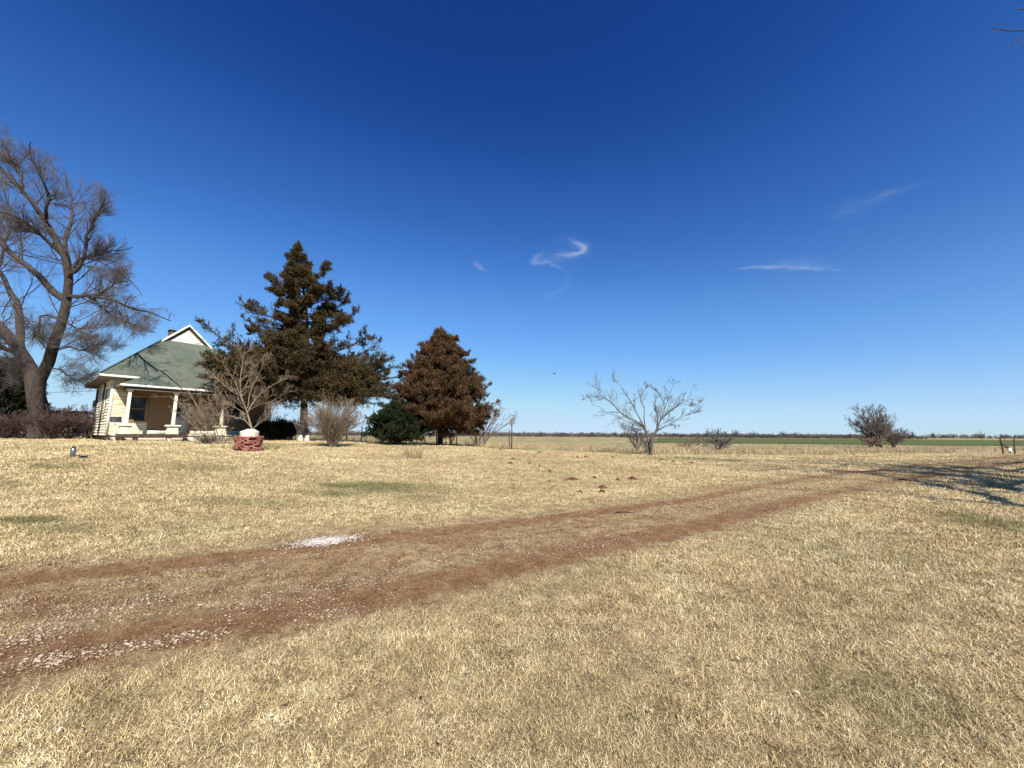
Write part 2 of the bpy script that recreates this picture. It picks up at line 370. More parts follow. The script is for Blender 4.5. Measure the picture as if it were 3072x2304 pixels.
for px, py, w, h, s_ in [(830, 1053, 160, 12, .68), (700, 1066, 100, 8, .6), (60, 1124, 100, 9, .7), (110, 1008, 90, 9, .5), (440, 1012, 110, 8, .5), (900, 1075, 90, 6, .3),
                         (560, 1085, 200, 10, .35), (1150, 1020, 90, 5, .4), (150, 1142, 120, 10, .4), (1500, 992, 120, 4, .35), (1250, 1000, 60, 5, .3), (1900, 1500, 200, 80, .3), (2150, 1130, 90, 30, .45), (250, 1530, 90, 40, .35)]:
    c = hit(px * K, py * K); e = hit((px + w) * K, py * K); u_ = hit(px * K, (py - h) * K); GB.append((c[0], c[1], abs(e[0] - c[0]), abs(u_[1] - c[1]), s_))
def green(x, y):
    o = np.zeros(x.shape); n = .6 + 1.1 * vnoise(x, y, .7)
    for cx, cy, a, b, s_ in GB: o = np.maximum(o, s_ * 1.25 * np.exp(-(((x - cx) / a) ** 2 + ((y - cy) / b) ** 2) ** 1.5) * n)
    return np.clip(o, 0, 1)
YE = np.array([hit(px, py)[:2] for px, py in [(1500, 1349), (1700, 1357), (1950, 1364), (2250, 1366), (2500, 1366), (2700, 1362), (2900, 1357), (3060, 1354)]])
YE = np.vstack([[-40, 30], [-14, 27.5], [-4, 27], YE, [60, 34], [160, 60]]); YE = YE[np.argsort(YE[:, 0])]
def pasture(x, y):
    e = np.interp(x, YE[:, 0], YE[:, 1]) + 1.2 * (vnoise(x, y, 2.5) - .5); return sstep(-.3, .9, y - e)

# ------------------------------------------------------------------ ground sheet (to the horizon)
na, nr = 540, 250
rr = np.r_[0.0, .4 * (9000 / .4) ** (np.arange(nr) / (nr - 1))]; aa = np.arange(na) * 2 * PI / na
X = (rr[1:, None] * np.sin(aa)).ravel(); Y = (rr[1:, None] * np.cos(aa)).ravel()
X = np.r_[0, X]; Y = np.r_[0, Y]; Zg = gz(X, Y)
q = np.array([[1 + k * na + i, 1 + k * na + (i + 1) % na, 1 + (k + 1) * na + (i + 1) % na, 1 + (k + 1) * na + i] for k in range(nr - 1) for i in range(na)])[:, ::-1]
tri = np.array([[0, 1 + (i + 1) % na, 1 + i] for i in range(na)])
o = np_mesh('ground', np.c_[X, Y, Zg], np.r_[q.ravel(), tri.ravel()], np.r_[np.full(len(q), 4), np.full(len(tri), 3)], MT['ground'], None, True,
            {'green': green(X, Y), 'pasture': pasture(X, Y), 'dirt': X * 0})
tag(o, kind='structure')
# dirt drive sheet, lying 10 mm proud of the ground
n1, n2 = 520, 46
ML = resample(np.c_[MIDL, MIDL[:, 0] * 0], n1, True)[:, :2]; TT = norm(np.gradient(ML, axis=0)); NN = np.c_[-TT[:, 1], TT[:, 0]]
wv = np.linspace(-1, 1, n2); HW = 2.35 + .25 * (vnoise(np.arange(n1) * .1, np.zeros(n1), 1.0) - .5)
XX = ML[:, None, 0] + NN[:, None, 0] * wv * HW[:, None]; YY = ML[:, None, 1] + NN[:, None, 1] * wv * HW[:, None]
dd_ = dirt(XX, YY); edge = 1 - np.abs(wv[None]) ** 8
ZZ = gz(XX, YY) + .010 * edge - .02 * (1 - edge) - 0
i_ = np.arange(n1 - 1)[:, None] * n2 + np.arange(n2 - 1)[None]; q = np.stack([i_, i_ + 1, i_ + n2 + 1, i_ + n2], -1).reshape(-1, 4)
o = np_mesh('dirt_road', np.stack([XX, YY, ZZ], -1).reshape(-1, 3), q[:, ::-1].ravel(), np.full(len(q), 4), MT['ground'], None, True,
            {'dirt': (dd_ * edge).ravel(), 'green': green(XX.ravel(), YY.ravel()), 'pasture': pasture(XX, YY).ravel() * 0})
tag(o, kind='structure')
# far green wheat field
dv = np.linspace(82, 330, 60); gx = []
for d in dv: x0 = pt(1974, 1311, d)[0]; gx.append(np.linspace(x0 + 6 * (vnoise(np.array([d]), np.array([0.]), 20)[0] - .5), d * 2.6, 60))
gx = np.array(gx); gy = np.repeat(dv[:, None], 60, 1) + 6 * vnoise(gx, gx * 0, 30)
i_ = np.arange(59)[:, None] * 60 + np.arange(59)[None]; q = np.stack([i_, i_ + 1, i_ + 61, i_ + 60], -1).reshape(-1, 4)
tag(np_mesh('wheat_field', np.stack([gx, gy, gz(gx, gy) + .10], -1).reshape(-1, 3), q.ravel(), np.full(len(q), 4), MT['wheat'], None, True), kind='structure')

ML_ = [(465, 712, 45, 9, 'flat mound of dug red soil left of the yard tree, near the feeder pole'), (245, 765, 46, 10, 'dark soil mound, upper one of the pair below the feeder pole'), (225, 802, 66, 10, 'wide red soil mound, lower one of the pair below the feeder pole'),
       (385, 805, 34, 12, 'slanting crumbled soil mound right of the mound pair'), (468, 829, 19, 8, 'small round soil mound between the pair and the lone heap'), (550, 870, 46, 14, 'lone humped dark soil heap in the middle yard'),
       (740, 935, 135, 14, 'long low streak of dug soil across the middle yard'), (925, 925, 58, 8, 'thin soil streak touching the right end of the long one'), (1238, 935, 72, 22, 'peaked dark soil mound nearest the drive'), (1118, 941, 38, 6, 'flat dark crumbs left of the peaked mound'),
       (985, 1006, 102, 18, 'large bare red soil mound closest to the camera'), (985, 1041, 75, 8, 'thin red smear of soil just below the large bare mound'), (800, 1044, 50, 5, 'faint brown soil smear left below the large bare mound'),
       (1480, 776, 46, 9, 'soil mound just right of the yard tree trunk'), (1578, 790, 34, 7, 'second soil mound right of the yard tree trunk'), (1725, 801, 46, 10, 'rightmost soil mound, beyond the yard tree'), (1610, 760, 32, 7, 'farthest soil mound right of the yard tree')]
ML_ += [(545, 733, 12, 5, None), (545, 953, 16, 5, None), (780, 751, 20, 5, None), (848, 749, 28, 6, None), (1072, 755, 36, 5, None), (140, 690, 34, 6, None)]
MPOS = []
for x_, y_, w_, h_, lab in ML_:
    px, py = 1450 + x_ / 2.765, 1100 + (y_ + 1) / 2.765; c = hit(px, py); e = hit(px + w_ / 2.765 / 2, py); r_x = abs(e[0] - c[0]) * 1.05; MPOS.append((c, r_x, r_x * (.55 + .3 * rng.random())))
# ------------------------------------------------------------------ grass blades
def blades(name, x, y, L, W, lean, mat, label, cat, extra=None, rnd=None, curl=1.1):
    N = len(x); z = gz(x, y); az = rng.random(N) * 2 * PI; h = np.c_[np.cos(az), np.sin(az), np.zeros(N)]
    s_ = rng.random(N) * 2 * PI; side = np.c_[np.cos(s_), np.sin(s_), np.zeros(N)]
    z = z + .010 * (pdist(x, y, MIDL) < 2.25); p0 = np.c_[x, y, z - .002]; up = np.array([0, 0, 1.])
    d1 = norm(h * np.sin(lean * .8)[:, None] + up * np.cos(lean * .8)[:, None] + rng.normal(size=(N, 3)) * .2)
    a2 = az + curl * rng.normal(size=N); h = np.c_[np.cos(a2), np.sin(a2), np.zeros(N)]
    d2 = norm(h * np.sin(lean * 1.35)[:, None] + up * np.cos(lean * 1.35)[:, None] + rng.normal(size=(N, 3)) * .45)
    p1 = p0 + d1 * (L * .5)[:, None]; p2 = p1 + d2 * (L * .5)[:, None]; w = side * (W * .5)[:, None]
    V = np.stack([p0 - w, p0 + w, p1 + w * .8, p1 - w * .8, p2], 1).reshape(-1, 3)
    b = np.arange(N)[:, None] * 5; lo = np.concatenate([b + np.array([[0, 1, 2, 3]]), b + np.array([[3, 2, 4]])], 1).ravel()
    tot = np.tile([4, 3], N); at = {'rnd': np.repeat(rng.random(N) if rnd is None else rnd, 5)}
    for k, v in (extra or {}).items(): at[k] = np.repeat(v, 5)
    return tag(np_mesh(name, V, lo, tot, mat, None, False, at), label, cat, kind='stuff')
N = 1800000
u_ = rng.random(N); e_ = .38; y = (1.15 ** e_ + u_ * (30 ** e_ - 1.15 ** e_)) ** (1 / e_); x = (rng.random(N) * 2 - 1) * (1.52 * y + 1.6)
dirt_b = dirt(x, y); cover = 1 - np.clip(dirt_b ** 1.4 * 1.25 + 1.0 * (vnoise(x, y, .2) - .5) * (dirt_b > .12), 0, .96)
tuf = vnoise(x, y, .055 * np.maximum(1, np.hypot(x, y) / 4)) if False else vnoise(x, y, .06); clump = .34 + 1.4 * tuf ** 1.6 * (.55 + .6 * vnoise(x, y, .2)) * vnoise(x + 50, y, .6) ** .4; clump = np.where(np.hypot(x, y) > 9, .45 + .9 * vnoise(x, y, .35), clump)
hx = -21.97 + .1; U2 = np.array([.626, .78]); V2 = np.array([-.78, .626]); rx = x + 21.97; ry = y - 21.02; mk = np.zeros(N, bool)
for c_, r_x, r_y in MPOS: mk |= (((x - c_[0]) / r_x) ** 2 + ((y - c_[1]) / r_y) ** 2) < 1.0
inh = ((rx * U2[0] + ry * U2[1]) > -.1) & ((rx * U2[0] + ry * U2[1]) < 8) & ((rx * V2[0] + ry * V2[1]) > -2.35)
keep = (rng.random(N) < cover * clump * 1.15) & (pasture(x, y) < .6) & ~inh & ~mk
x = x[keep]; y = y[keep]; db = dirt_b[keep]; N = len(x)
dist = np.hypot(x, y); sc = np.maximum(1, dist / 3.2)
tall = .55 + .6 * vnoise(x, y, .5) + .6 * vnoise(x, y, .06)
L = (.014 + .040 * rng.random(N) ** 1.3) * tall * (1 + .06 * (sc - 1)) * (1 - .55 * np.clip(db * 2, 0, 1)); W = (.0020 + .0016 * rng.random(N)) * sc ** .85
lean = np.radians(30 + 62 * rng.random(N))
lr = rng.random(N) < .0035; L[lr] *= 2.6; lean[lr] *= .5
rn = np.clip(.12 + .8 * rng.random(N) + .5 * (vnoise(x, y, .12) - .5) + .35 * (vnoise(x, y, .9) - .5), 0, 1)
# matted thatch: short blades lying nearly flat between the standing ones, and straw strewn over the drive
M_ = 520000; y2 = (1.15 ** .5 + rng.random(M_) * (11 ** .5 - 1.15 ** .5)) ** 2; x2 = (rng.random(M_) * 2 - 1) * (1.5 * y2 + 1.2); d2_ = dirt(x2, y2)
k = rng.random(M_) < 1 - np.clip(d2_ * 1.6 + .9 * (vnoise(x2, y2, .15) - .5) * (d2_ > .1), 0, .93); x2 = x2[k]; y2 = y2[k]; d2_ = d2_[k]; M_ = len(x2); s2_ = np.maximum(1, np.hypot(x2, y2) / 3.2)
x = np.r_[x, x2]; y = np.r_[y, y2]; db = np.r_[db, d2_ * .6]; L = np.r_[L, (.018 + .022 * rng.random(M_)) * s2_ ** .3]; W = np.r_[W, (.0022 + .0016 * rng.random(M_)) * s2_ ** .8]
lean = np.r_[lean, np.radians(72 + 16 * rng.random(M_)) / 1.0]; rn = np.r_[rn, np.clip(.05 + .75 * rng.random(M_) + .4 * (vnoise(x2, y2, .12) - .5), 0, 1)]
blades('grass', x, y, L, W, lean, MT['grass'], 'short dormant straw coloured lawn grass covering the yard', 'grass', {'green': green(x, y), 'dirt': np.clip(db * 1.3, 0, .8)}, rn)
# tall pasture grass behind the yard edge
N = 90000; y = 24 + 60 * rng.random(N) ** 1.6; x = (rng.random(N) * 2 - 1) * 1.45 * y
k = (pasture(x, y) > .5) & (rng.random(N) < (.25 + .9 * vnoise(x, y, 2.2))) & ~((x < -20) & (y < 33)); x = x[k]; y = y[k]; N = len(x)
hgt = (.16 + .42 * vnoise(x, y, 3.) * rng.random(N)) * (1 - .4 * sstep(30, 60, y)); e_y = np.interp(x, YE[:, 0], YE[:, 1])
hgt *= 1 + .7 * np.exp(-((y - e_y) / 2.5) ** 2)
blades('tall_grass', x, y, hgt, .012 + .02 * rng.random(N) * y / 40, np.radians(5 + 35 * rng.random(N)), MT['reed'], 'tall tan and olive pasture grass beyond the mown yard', 'grass', None,
       np.clip(rng.random(N) * .6 + .5 * (vnoise(x, y, 4) - .35), 0, 1))

# ------------------------------------------------------------------ gravel
def stones(name, x, y, s_, mat, label, cat, rnd):
    N = len(x); z = gz(x, y) + .015
    d = np.array([[1, 0, 0], [.5, .87, 0], [-.5, .87, 0], [-1, 0, 0], [-.5, -.87, 0], [.5, -.87, 0], [0, 0, .8], [0, 0, -.6]])
    J = d[None] * (.7 + .6 * rng.random((N, 8, 1))) * np.array([1, .8, .55]); a = rng.random(N) * 2 * PI; c, s2 = np.cos(a)[:, None], np.sin(a)[:, None]
    Xr = J[..., 0] * c - J[..., 1] * s2; Yr = J[..., 0] * s2 + J[..., 1] * c
    V = np.stack([Xr, Yr, J[..., 2] + .05], -1) * s_[:, None, None] + np.c_[x, y, z][:, None]
    fc = np.array([[i, (i + 1) % 6, 6] for i in range(6)] + [[(i + 1) % 6, i, 7] for i in range(6)])
    lo = (np.arange(N)[:, None, None] * 8 + fc[None]).ravel()
    return tag(np_mesh(name, V.reshape(-1, 3), lo, np.full(N * 12, 3), mat, None, False, {'rnd': np.repeat(rnd, 8)}), label, cat, kind='stuff')
gx = []; gy = []
for px, py, w, h, n in [(240, 1312, 200, 24, 1000), (90, 1372, 110, 22, 750), (640, 1290, 200, 26, 1200), (860, 1240, 150, 18, 900), (380, 1245, 200, 8, 450), (330, 1392, 280, 14, 800), (20, 1302, 60, 8, 250),
                        (1250, 1185, 140, 14, 900), (560, 1212, 160, 6, 350), (1050, 1190, 140, 10, 350), (700, 1330, 90, 16, 500), (120, 1430, 150, 20, 500), (1650, 1100, 120, 9, 250)]:
    X_ = px + rng.normal(size=n) * w * .5; Y_ = py + rng.normal(size=n) * h * .5 - (X_ - px) * .16
    v = np.array([ray(a * K, b * K) for a, b in zip(X_, Y_)]); c = hit(px * K, py * K)
    tt_ = (c[2] - EYE) / v[:, 2]; gx += list(v[:, 0] * tt_); gy += list(v[:, 1] * tt_)
gx = np.array(gx); gy = np.array(gy); k = (pdist(gx, gy, MIDL) < 2.1) & (np.hypot(gx, gy) < 25); gx = gx[k]; gy = gy[k]
m_ = ML[rng.integers(0, 360, 5000)]; s2 = m_ + rng.normal(size=(5000, 2)) * .9; gx = np.r_[gx, s2[:, 0]]; gy = np.r_[gy, s2[:, 1]]
k = rng.random(len(gx)) < .25 + 1.2 * vnoise(gx, gy, .28); gx = gx[k]; gy = gy[k]
sz = .003 + .012 * rng.random(len(gx)) ** 2.6 + .0004 * np.hypot(gx, gy)
m_ = ML[rng.integers(0, 400, 26000)]; s2 = m_ + rng.normal(size=(26000, 2)) * .85; s2 += rng.normal(size=s2.shape) * .1; kk = dirt(s2[:, 0], s2[:, 1]) > .15 + .4 * rng.random(26000); s2 = s2[kk]
stones('soil_clods', s2[:, 0], s2[:, 1], .003 + .009 * rng.random(len(s2)) ** 2.2 + .0004 * np.hypot(s2[:, 0], s2[:, 1]), MT['clod'], 'loose red brown clods and crumbs on the dirt drive', 'soil', rng.random(len(s2)))
stones('gravel', gx, gy, sz, MT['pebble'], 'scattered tan and white gravel along the red dirt drive', 'gravel', np.clip(.15 + .7 * rng.random(len(gx)) + .25 * (vnoise(gx, gy, .6) - .5), 0, 1))
c = hit(700 * K, 1172 * K); e = hit(768 * K, 1166 * K); f_ = hit(700 * K, 1160 * K); N = 1500
a = rng.random(N) * 2 * PI; r_ = np.abs(rng.normal(size=N)) * .55; bx = c[0] + np.cos(a) * r_ * 1.15 * abs(e[0] - c[0]); by = c[1] + np.sin(a) * r_ * abs(f_[1] - c[1]) + np.cos(a) * r_ * (e[1] - c[1])
stones('white_gravel', bx, by, .006 + .012 * rng.random(N), MT['chalk'], 'patch of bright white crushed stone on the far wheel track', 'gravel', rng.random(N))

# ------------------------------------------------------------------ sky, sun
SUN = norm(np.array([.374 * math.cos(math.radians(42.5)), -.927 * math.cos(math.radians(42.5)), math.sin(math.radians(42.5))]))
sd = bpy.data.lights.new('sun', 'SUN'); so = link(bpy.data.objects.new('sun', sd)); sd.energy = 5.0; sd.angle = math.radians(.53); sd.color = (1, .95, .86)
so.rotation_euler = Vector([float(c) for c in SUN]).to_track_quat('Z', 'Y').to_euler(); so.location = (0, 0, 50)
w = bpy.data.worlds.new('World'); scene.world = w; w.use_nodes = True; nt = w.node_tree
bg = nt.nodes['Background']; sk = nt.nodes.new('ShaderNodeTexSky'); sk.sky_type = 'NISHITA'; sk.sun_disc = False
sk.sun_elevation = math.radians(42.5); sk.sun_rotation = math.atan2(SUN[0], SUN[1]); sk.altitude = 300; sk.air_density = 1.0; sk.dust_density = 0.0; sk.ozone_density = 1.6
hs = nt.nodes.new("ShaderNodeHueSaturation"); hs.inputs["Saturation"].default_value = 1.2; tn = nt.nodes.new("ShaderNodeMix"); tn.data_type = "RGBA"; tn.blend_type = "MULTIPLY"; tn.inputs[0].default_value = 1; tn.inputs[7].default_value = (.80, .86, 1.12, 1); nt.links.new(sk.outputs[0], tn.inputs[6]); nt.links.new(tn.outputs[2], hs.inputs["Color"]); gm = nt.nodes.new("ShaderNodeGamma"); gm.inputs[1].default_value = 1.18; nt.links.new(hs.outputs[0], gm.inputs[0]); ks = nt.nodes.new("ShaderNodeVectorMath"); ks.operation = "SCALE"; ks.inputs["Scale"].default_value = .055 * 2 ** .75; nt.links.new(gm.outputs[0], ks.inputs[0])
cv = nt.nodes.new("ShaderNodeRGBCurve"); nt.links.new(ks.outputs[0], cv.inputs["Color"]); nt.links.new(cv.outputs[0], bg.inputs[0]); bg.inputs[1].default_value = 1 / 2 ** .75
cv.mapping.extend = 'HORIZONTAL'
for ch, pts in enumerate([[(0, 0), (.0103, .008), (.0194, .030), (.078, .150), (.397, .42), (1, .56)], [(0, 0), (.06, .049), (.093, .118), (.266, .395), (.75, .71), (1, .76)], [(0, 0), (.258, .24), (.376, .425), (.831, .89), (1, .95)]]):
    cu = cv.mapping.curves[ch]; cu.points[0].location = pts[0]; cu.points[1].location = pts[-1]
    for p_ in pts[1:-1]: cu.points.new(*p_)
    cu.points[len(pts) - 1].handle_type = 'VECTOR'
cv.mapping.update()
# ================================================================== THE FARMHOUSE
TH = math.radians(51.23); HO = np.array([-21.97, 21.02, 1.14])
hU = np.array([math.cos(TH), math.sin(TH), 0]); hV = np.array([-math.sin(TH), math.cos(TH), 0])
def hw(u, v, z=0.): return HO + hU * u + hV * v + np.array([0, 0, z])
def hloc(p): p = np.asarray(p) - HO; return np.array([p @ hU, p @ hV, p[2]])
house = tag(empty('farmhouse', HO, TH), 'old cream clapboard farmhouse with green shingle hip roof and a front porch', 'house')
W_, L_, OV, ZE, S_ = 6.64, 7.58, .59, 3.52, 1.022; WR = 7.7
def siding(name, mat, a0, a1, z0, z1, fn, holes=(), row=.115, parent=house, wob=0., butt=.022):
    """lap siding boards; fn(a, out, z) -> local point; holes = (a0, a1, z0, z1)"""
    m = MB(); n = int(round((z1 - z0) / row)); row = (z1 - z0) / n
    for k in range(n):
        b, t_ = z0 + k * row, z0 + (k + 1) * row; cuts = [(a0, a1)]
        for h in holes:
            if h[2] < t_ - .01 and h[3] > b + .01:
                nc = []
                for c in cuts:
                    if h[0] > c[0]: nc.append((c[0], min(c[1], h[0])))
                    if h[1] < c[1]: nc.append((max(c[0], h[1]), c[1]))
                    if h[1] <= c[0] or h[0] >= c[1]: pass
                cuts = [c for c in nc if c[1] - c[0] > .01]
        for c in cuts:
            x = c[0]
            while x < c[1] - .01:
                x2 = min(c[1], x + 1.8 + 2.2 * rng.random())
                if c[1] - x2 < .4: x2 = c[1]
                j = wob * (rng.random() - .3); j2 = wob * (rng.random() - .3)
                m.poly([fn(x, butt + j, b), fn(x2, butt + j2, b), fn(x2, .004, t_ + .006), fn(x, .004, t_ + .006)])
                m.poly([fn(x, 0, b), fn(x2, 0, b), fn(x2, butt + j2, b), fn(x, butt + j, b)]); x = x2
    return m.build(name, mat, parent)
ff = lambda a, o, z: (a, -o, z)
fs = lambda a, o, z: (-o, a, z)
fr = lambda a, o, z: (WR + o, a, z)
fb = lambda a, o, z: (a, L_ + o, z)
w1 = (.74, 1.46, 1.12, 2.48); d1 = (2.70, 3.44, .36, 2.50); w2 = (5.35, 6.25, 1.12, 2.48)
siding('wall', MT['siding'], 0, .62, .30, ZE, ff); siding('wall', MT['siding'], .62, 1.58, .30, 1.07, ff)
m = MB(); m.box(1.58, d1[0] - .11, -.03, 0, .345, .60); m.build('sunlit_wall_strip', MT['cream'], house); m = MB(); m.box(d1[1] + .11, WR, -.03, 0, .345, .60); m.build('sunlit_wall_strip', MT['cream'], house)  # added cream strips paint the sunlit foot of the porch wall
o = siding('wall', MT['siding_porch_shade'], .62, WR, .30, ZE, ff, [w1, d1, w2, (.6, 1.58, .2, 1.075), (1.5, WR + 1, .2, .60)]); o['label'] = 'weathered boards under the porch, coloured brown for the porch shade'  # same cream wall, browned where porch shade falls, cream kept where sunlit
SW = [(1.35, 2.25, 1.15, 2.95), (3.3, 4.1, 1.15, 2.95)]
o = siding('wall', MT['siding_side'], 0, L_, .30, ZE, fs, SW, row=.165, wob=.05, butt=.055); o['label'] = 'peeling side wall with loose boards'
siding('wall', MT['siding'], 0, L_, .30, ZE, fr); siding('wall', MT['siding'], 0, WR, .30, ZE, fb)
m = MB(); m.box(.02, WR - .02, .02, .12, .1, ZE); m.box(.02, .12, .12, L_ - .02, .1, ZE); m.box(WR - .12, WR - .02, .12, L_ - .02, .1, ZE); m.box(.12, WR - .12, L_ - .12, L_ - .02, .1, ZE)
# core walls sit behind the boards; window recesses show dark glass in front of them
m.build('wall_core', MT['soffit'], house)
m = MB(); m.box(.06, WR - .06, .06, L_ - .06, -.35, .31); m.build('foundation', MT['brick_old'], house)
for q_ in ((-.05, .07, -.035, .07), (WR - .07, WR + .03, -.035, .07), (-.05, .07, L_ - .07, L_ + .03)): m = MB(); m.box(*q_, .28, ZE - .02); m.build('corner_board', MT['cream'], house)
# windows and door
def window(h, fn, parent, mat, vert=0):
    a0, a1, z0, z1 = h
    def bx(m, a, b, o0, o1, c, d):
        P = [fn(x, y, z) for z in (c, d) for y in (o0, o1) for x in (a, b)]; b_ = len(m.v); m.v += P
        for q in ((0, 2, 3, 1), (4, 5, 7, 6), (0, 1, 5, 4), (2, 6, 7, 3), (0, 4, 6, 2), (1, 3, 7, 5)): m.f.append([b_ + i for i in q])
    f = MB(); t_ = .09
    bx(f, a0 - t_, a0, -.05, .045, z0, z1); bx(f, a1, a1 + t_, -.05, .045, z0, z1); bx(f, a0 - t_ - .02, a1 + t_ + .02, -.05, .055, z1, z1 + .11); bx(f, a0 - t_ - .03, a1 + t_ + .03, -.05, .075, z0 - .06, z0)
    w_ = f.build('window', mat, parent)
    s = MB(); zm = (z0 + z1) / 2; bx(s, a0, a1, .0, .028, zm - .02, zm + .02)
    for a, b in ((a0, a0 + .035), (a1 - .035, a1)): bx(s, a, b, .0, .024, z0, zm - .02); bx(s, a, b, .0, .024, zm + .02, z1)
    bx(s, a0 + .035, a1 - .035, 0, .022, z0, z0 + .04); bx(s, a0 + .035, a1 - .035, 0, .022, z1 - .04, z1)
    s.build('sash', MT['siding_porch_shade'], w_)
    p = MB(); p.poly([fn(a0, .006, z0), fn(a1, .006, z0), fn(a1, .006, z1), fn(a0, .006, z1)]); p.build('pane', MT['glass'], w_)
window(w1, ff, house, MT['siding_porch_shade']); window(w2, ff, house, MT['siding_porch_shade'])
for h in SW: window(h, fs, house, MT['siding_side'])
m = MB(); a0, a1, z0, z1 = d1
m.box(a0 + .002, a1 - .002, -.03, .01, z0, 1.45); m.box(a0 + .002, a0 + .12, -.03, .01, 1.45, z1 - .01); m.box(a1 - .12, a1 - .002, -.03, .01, 1.45, z1 - .01); m.box(a0 + .12, a1 - .12, -.03, .01, z1 - .12, z1 - .01)
m.box(a0 + .12, a0 + .34, -.04, -.031, .55, 1.3); m.box(a0 + .42, a1 - .12, -.04, -.031, .55, 1.3)
door = m.build('door', m_plain('grey_white_door_mat', (.36, .36, .38), (.50, .50, .53), 5, .6), house)
m = MB(); m.poly([(a0 + .12, -.012, 1.45), (a1 - .12, -.012, 1.45), (a1 - .12, -.012, z1 - .12), (a0 + .12, -.012, z1 - .12)]); m.build('door_pane', MT['glass'], door)
m = MB()
for k in (1, 2): x_ = a0 + .12 + k * (a1 - a0 - .24) / 3; m.box(x_ - .012, x_ + .012, -.035, -.014, 1.45, z1 - .12)
m.box(a0 + .12, a1 - .12, -.033, -.016, 1.86, 1.89); m.build('glazing_bar', MT['soffit'], door)
m = MB(); m.lathe([(.02, 0), (.03, .02), (.02, .045)], 10); hnd = m.build('handle', MT['dark'], door); hnd.location = (a1 - .05, -.035, 1.3); hnd.rotation_euler = (PI / 2, 0, 0)
m = MB(); m.box(a0 - .1, a0, -.045, .02, z0, z1); m.box(a1, a1 + .1, -.045, .02, z0, z1); m.box(a0 - .12, a1 + .12, -.05, .02, z1, z1 + .11); m.build('door_frame', MT['siding_porch_shade'], house)
# main roof (Dutch gable: hips up to a small front gable)
x0, x1, xr, y0, y1 = -OV, W_ + OV, WR + OV, -OV, L_ + OV
r = 2.742; vg = y0 + r; zg = ZE + S_ * r; cx = W_ / 2; zp = ZE + S_ * (W_ / 2 + OV); yb = y1 - (cx - x0)
GL, GR = (x0 + r, vg, zg), (x1 - r, vg, zg); fo = .17; PK = (cx, vg - fo, zp); BK = (cx, yb, zp)
tk = .07
m = MB()
m.poly([(x0, y0, ZE + tk), (xr, y0, ZE + tk), (GR[0], vg, zg + tk), (GL[0], vg, zg + tk)])                                   # front slope
dl = fo / 1.0
gl0 = (GL[0] - .12, vg - fo, zg - .12 * S_); gr0 = (GR[0] + .12, vg - fo, zg - .12 * S_)
m.poly([(x0, y0, ZE + tk), (GL[0], vg, zg + tk), (cx, vg, zp + tk), (cx, yb, zp + tk), (x0, y1, ZE + tk)])                      # left slope
yq = yb + (zp - zg) / S_
m.poly([(cx, vg, zp + tk), (GR[0], vg, zg + tk), (GR[0], yq, zg + tk), (cx, yb, zp + tk)])
m.poly([(xr, y0, ZE + tk), (xr, y1, ZE + tk), (GR[0], yq, zg + tk), (GR[0], vg, zg + tk)])
m.poly([(x0, y1, ZE + tk), (cx, yb, zp + tk), (GR[0], yq, zg + tk), (xr, y1, ZE + tk)])
# gable overhang strips
for s_, G in ((-1, GL), (1, GR)):
    e_ = (G[0] + s_ * .12, G[1], G[2] - .12 * S_)
    a = [(cx, vg - fo, zp + tk + .02), (G[0] + s_ * .18, vg - fo, zg - .18 * S_ + tk + .02), (G[0] + s_ * .18, vg + .05, zg - .18 * S_ + tk + .02), (cx, vg + .05, zp + tk + .02)]
    m.slab(a if s_ < 0 else a[::-1], .05)
# eave edge and underside
for a, b in (((x0, y0), (xr, y0)), ((xr, y0), (xr, y1)), ((xr, y1), (x0, y1)), ((x0, y1), (x0, y0))):
    m.poly([(*a, ZE + tk), (*a, ZE), (*b, ZE), (*b, ZE + tk)])
roof = m.build('roof', MT['shingle'], house)
m = MB(); m.box(x0 + .02, xr - .02, y0 + .02, y1 - .02, ZE - .13, ZE - .005); m.build('soffit', MT['soffit'], roof)
m = MB(); m.box(x0 - .005, xr + .005, y0 - .012, y0 + .016, ZE - .08, ZE + .03); m.build('fascia', MT['white'], roof)
m = MB(); m.box(x0 - .012, x0 + .016, y0 + .02, y1, ZE - .14, ZE + .03); m.build('fascia', MT['soffit'], roof)
# white gable
gm = MB(); n = 9; gw = (GR[0] - GL[0]) / 2 - .28
for k in range(n):
    za, zb = zg + .03 + (zp - zg - .32) * k / n, zg + .03 + (zp - zg - .32) * (k + 1) / n; wa, wb = gw * (1 - k / n), gw * (1 - (k + 1) / n)
    gm.poly([(cx - wa, vg - .035, za), (cx + wa, vg - .035, za), (cx + wb, vg - .012, zb), (cx - wb, vg - .012, zb)])
    gm.poly([(cx - wa, vg - .0, za), (cx + wa, vg - .0, za), (cx + wa, vg - .035, za), (cx - wa, vg - .035, za)])
gm.build('gable', MT['white_worn'], roof)
m = MB(); m.poly([(GL[0], vg - .004, zg), (GR[0], vg - .004, zg), (cx, vg - .004, zp)]); m.build('gable_backing', MT['soffit'], roof)
for s_, G in ((-1, GL), (1, GR)):
    m = MB(); a = (cx, vg - fo - .02, zp + .09); b = (G[0] + s_ * .2, vg - fo - .02, zg - .2 * S_ + .09); d_ = .15
    P = [a, b, (b[0], b[1], b[2] - d_), (a[0], a[1], a[2] - d_)]; Q = [(p[0], p[1] + .03, p[2]) for p in P]
    m.poly(P); m.poly(Q[::-1])
    for i in range(4): j = (i + 1) % 4; m.poly([P[i], Q[i], Q[j], P[j]])
    o = m.build('rake_board', MT['white'] if s_ < 0 else MT['white_worn'], roof)
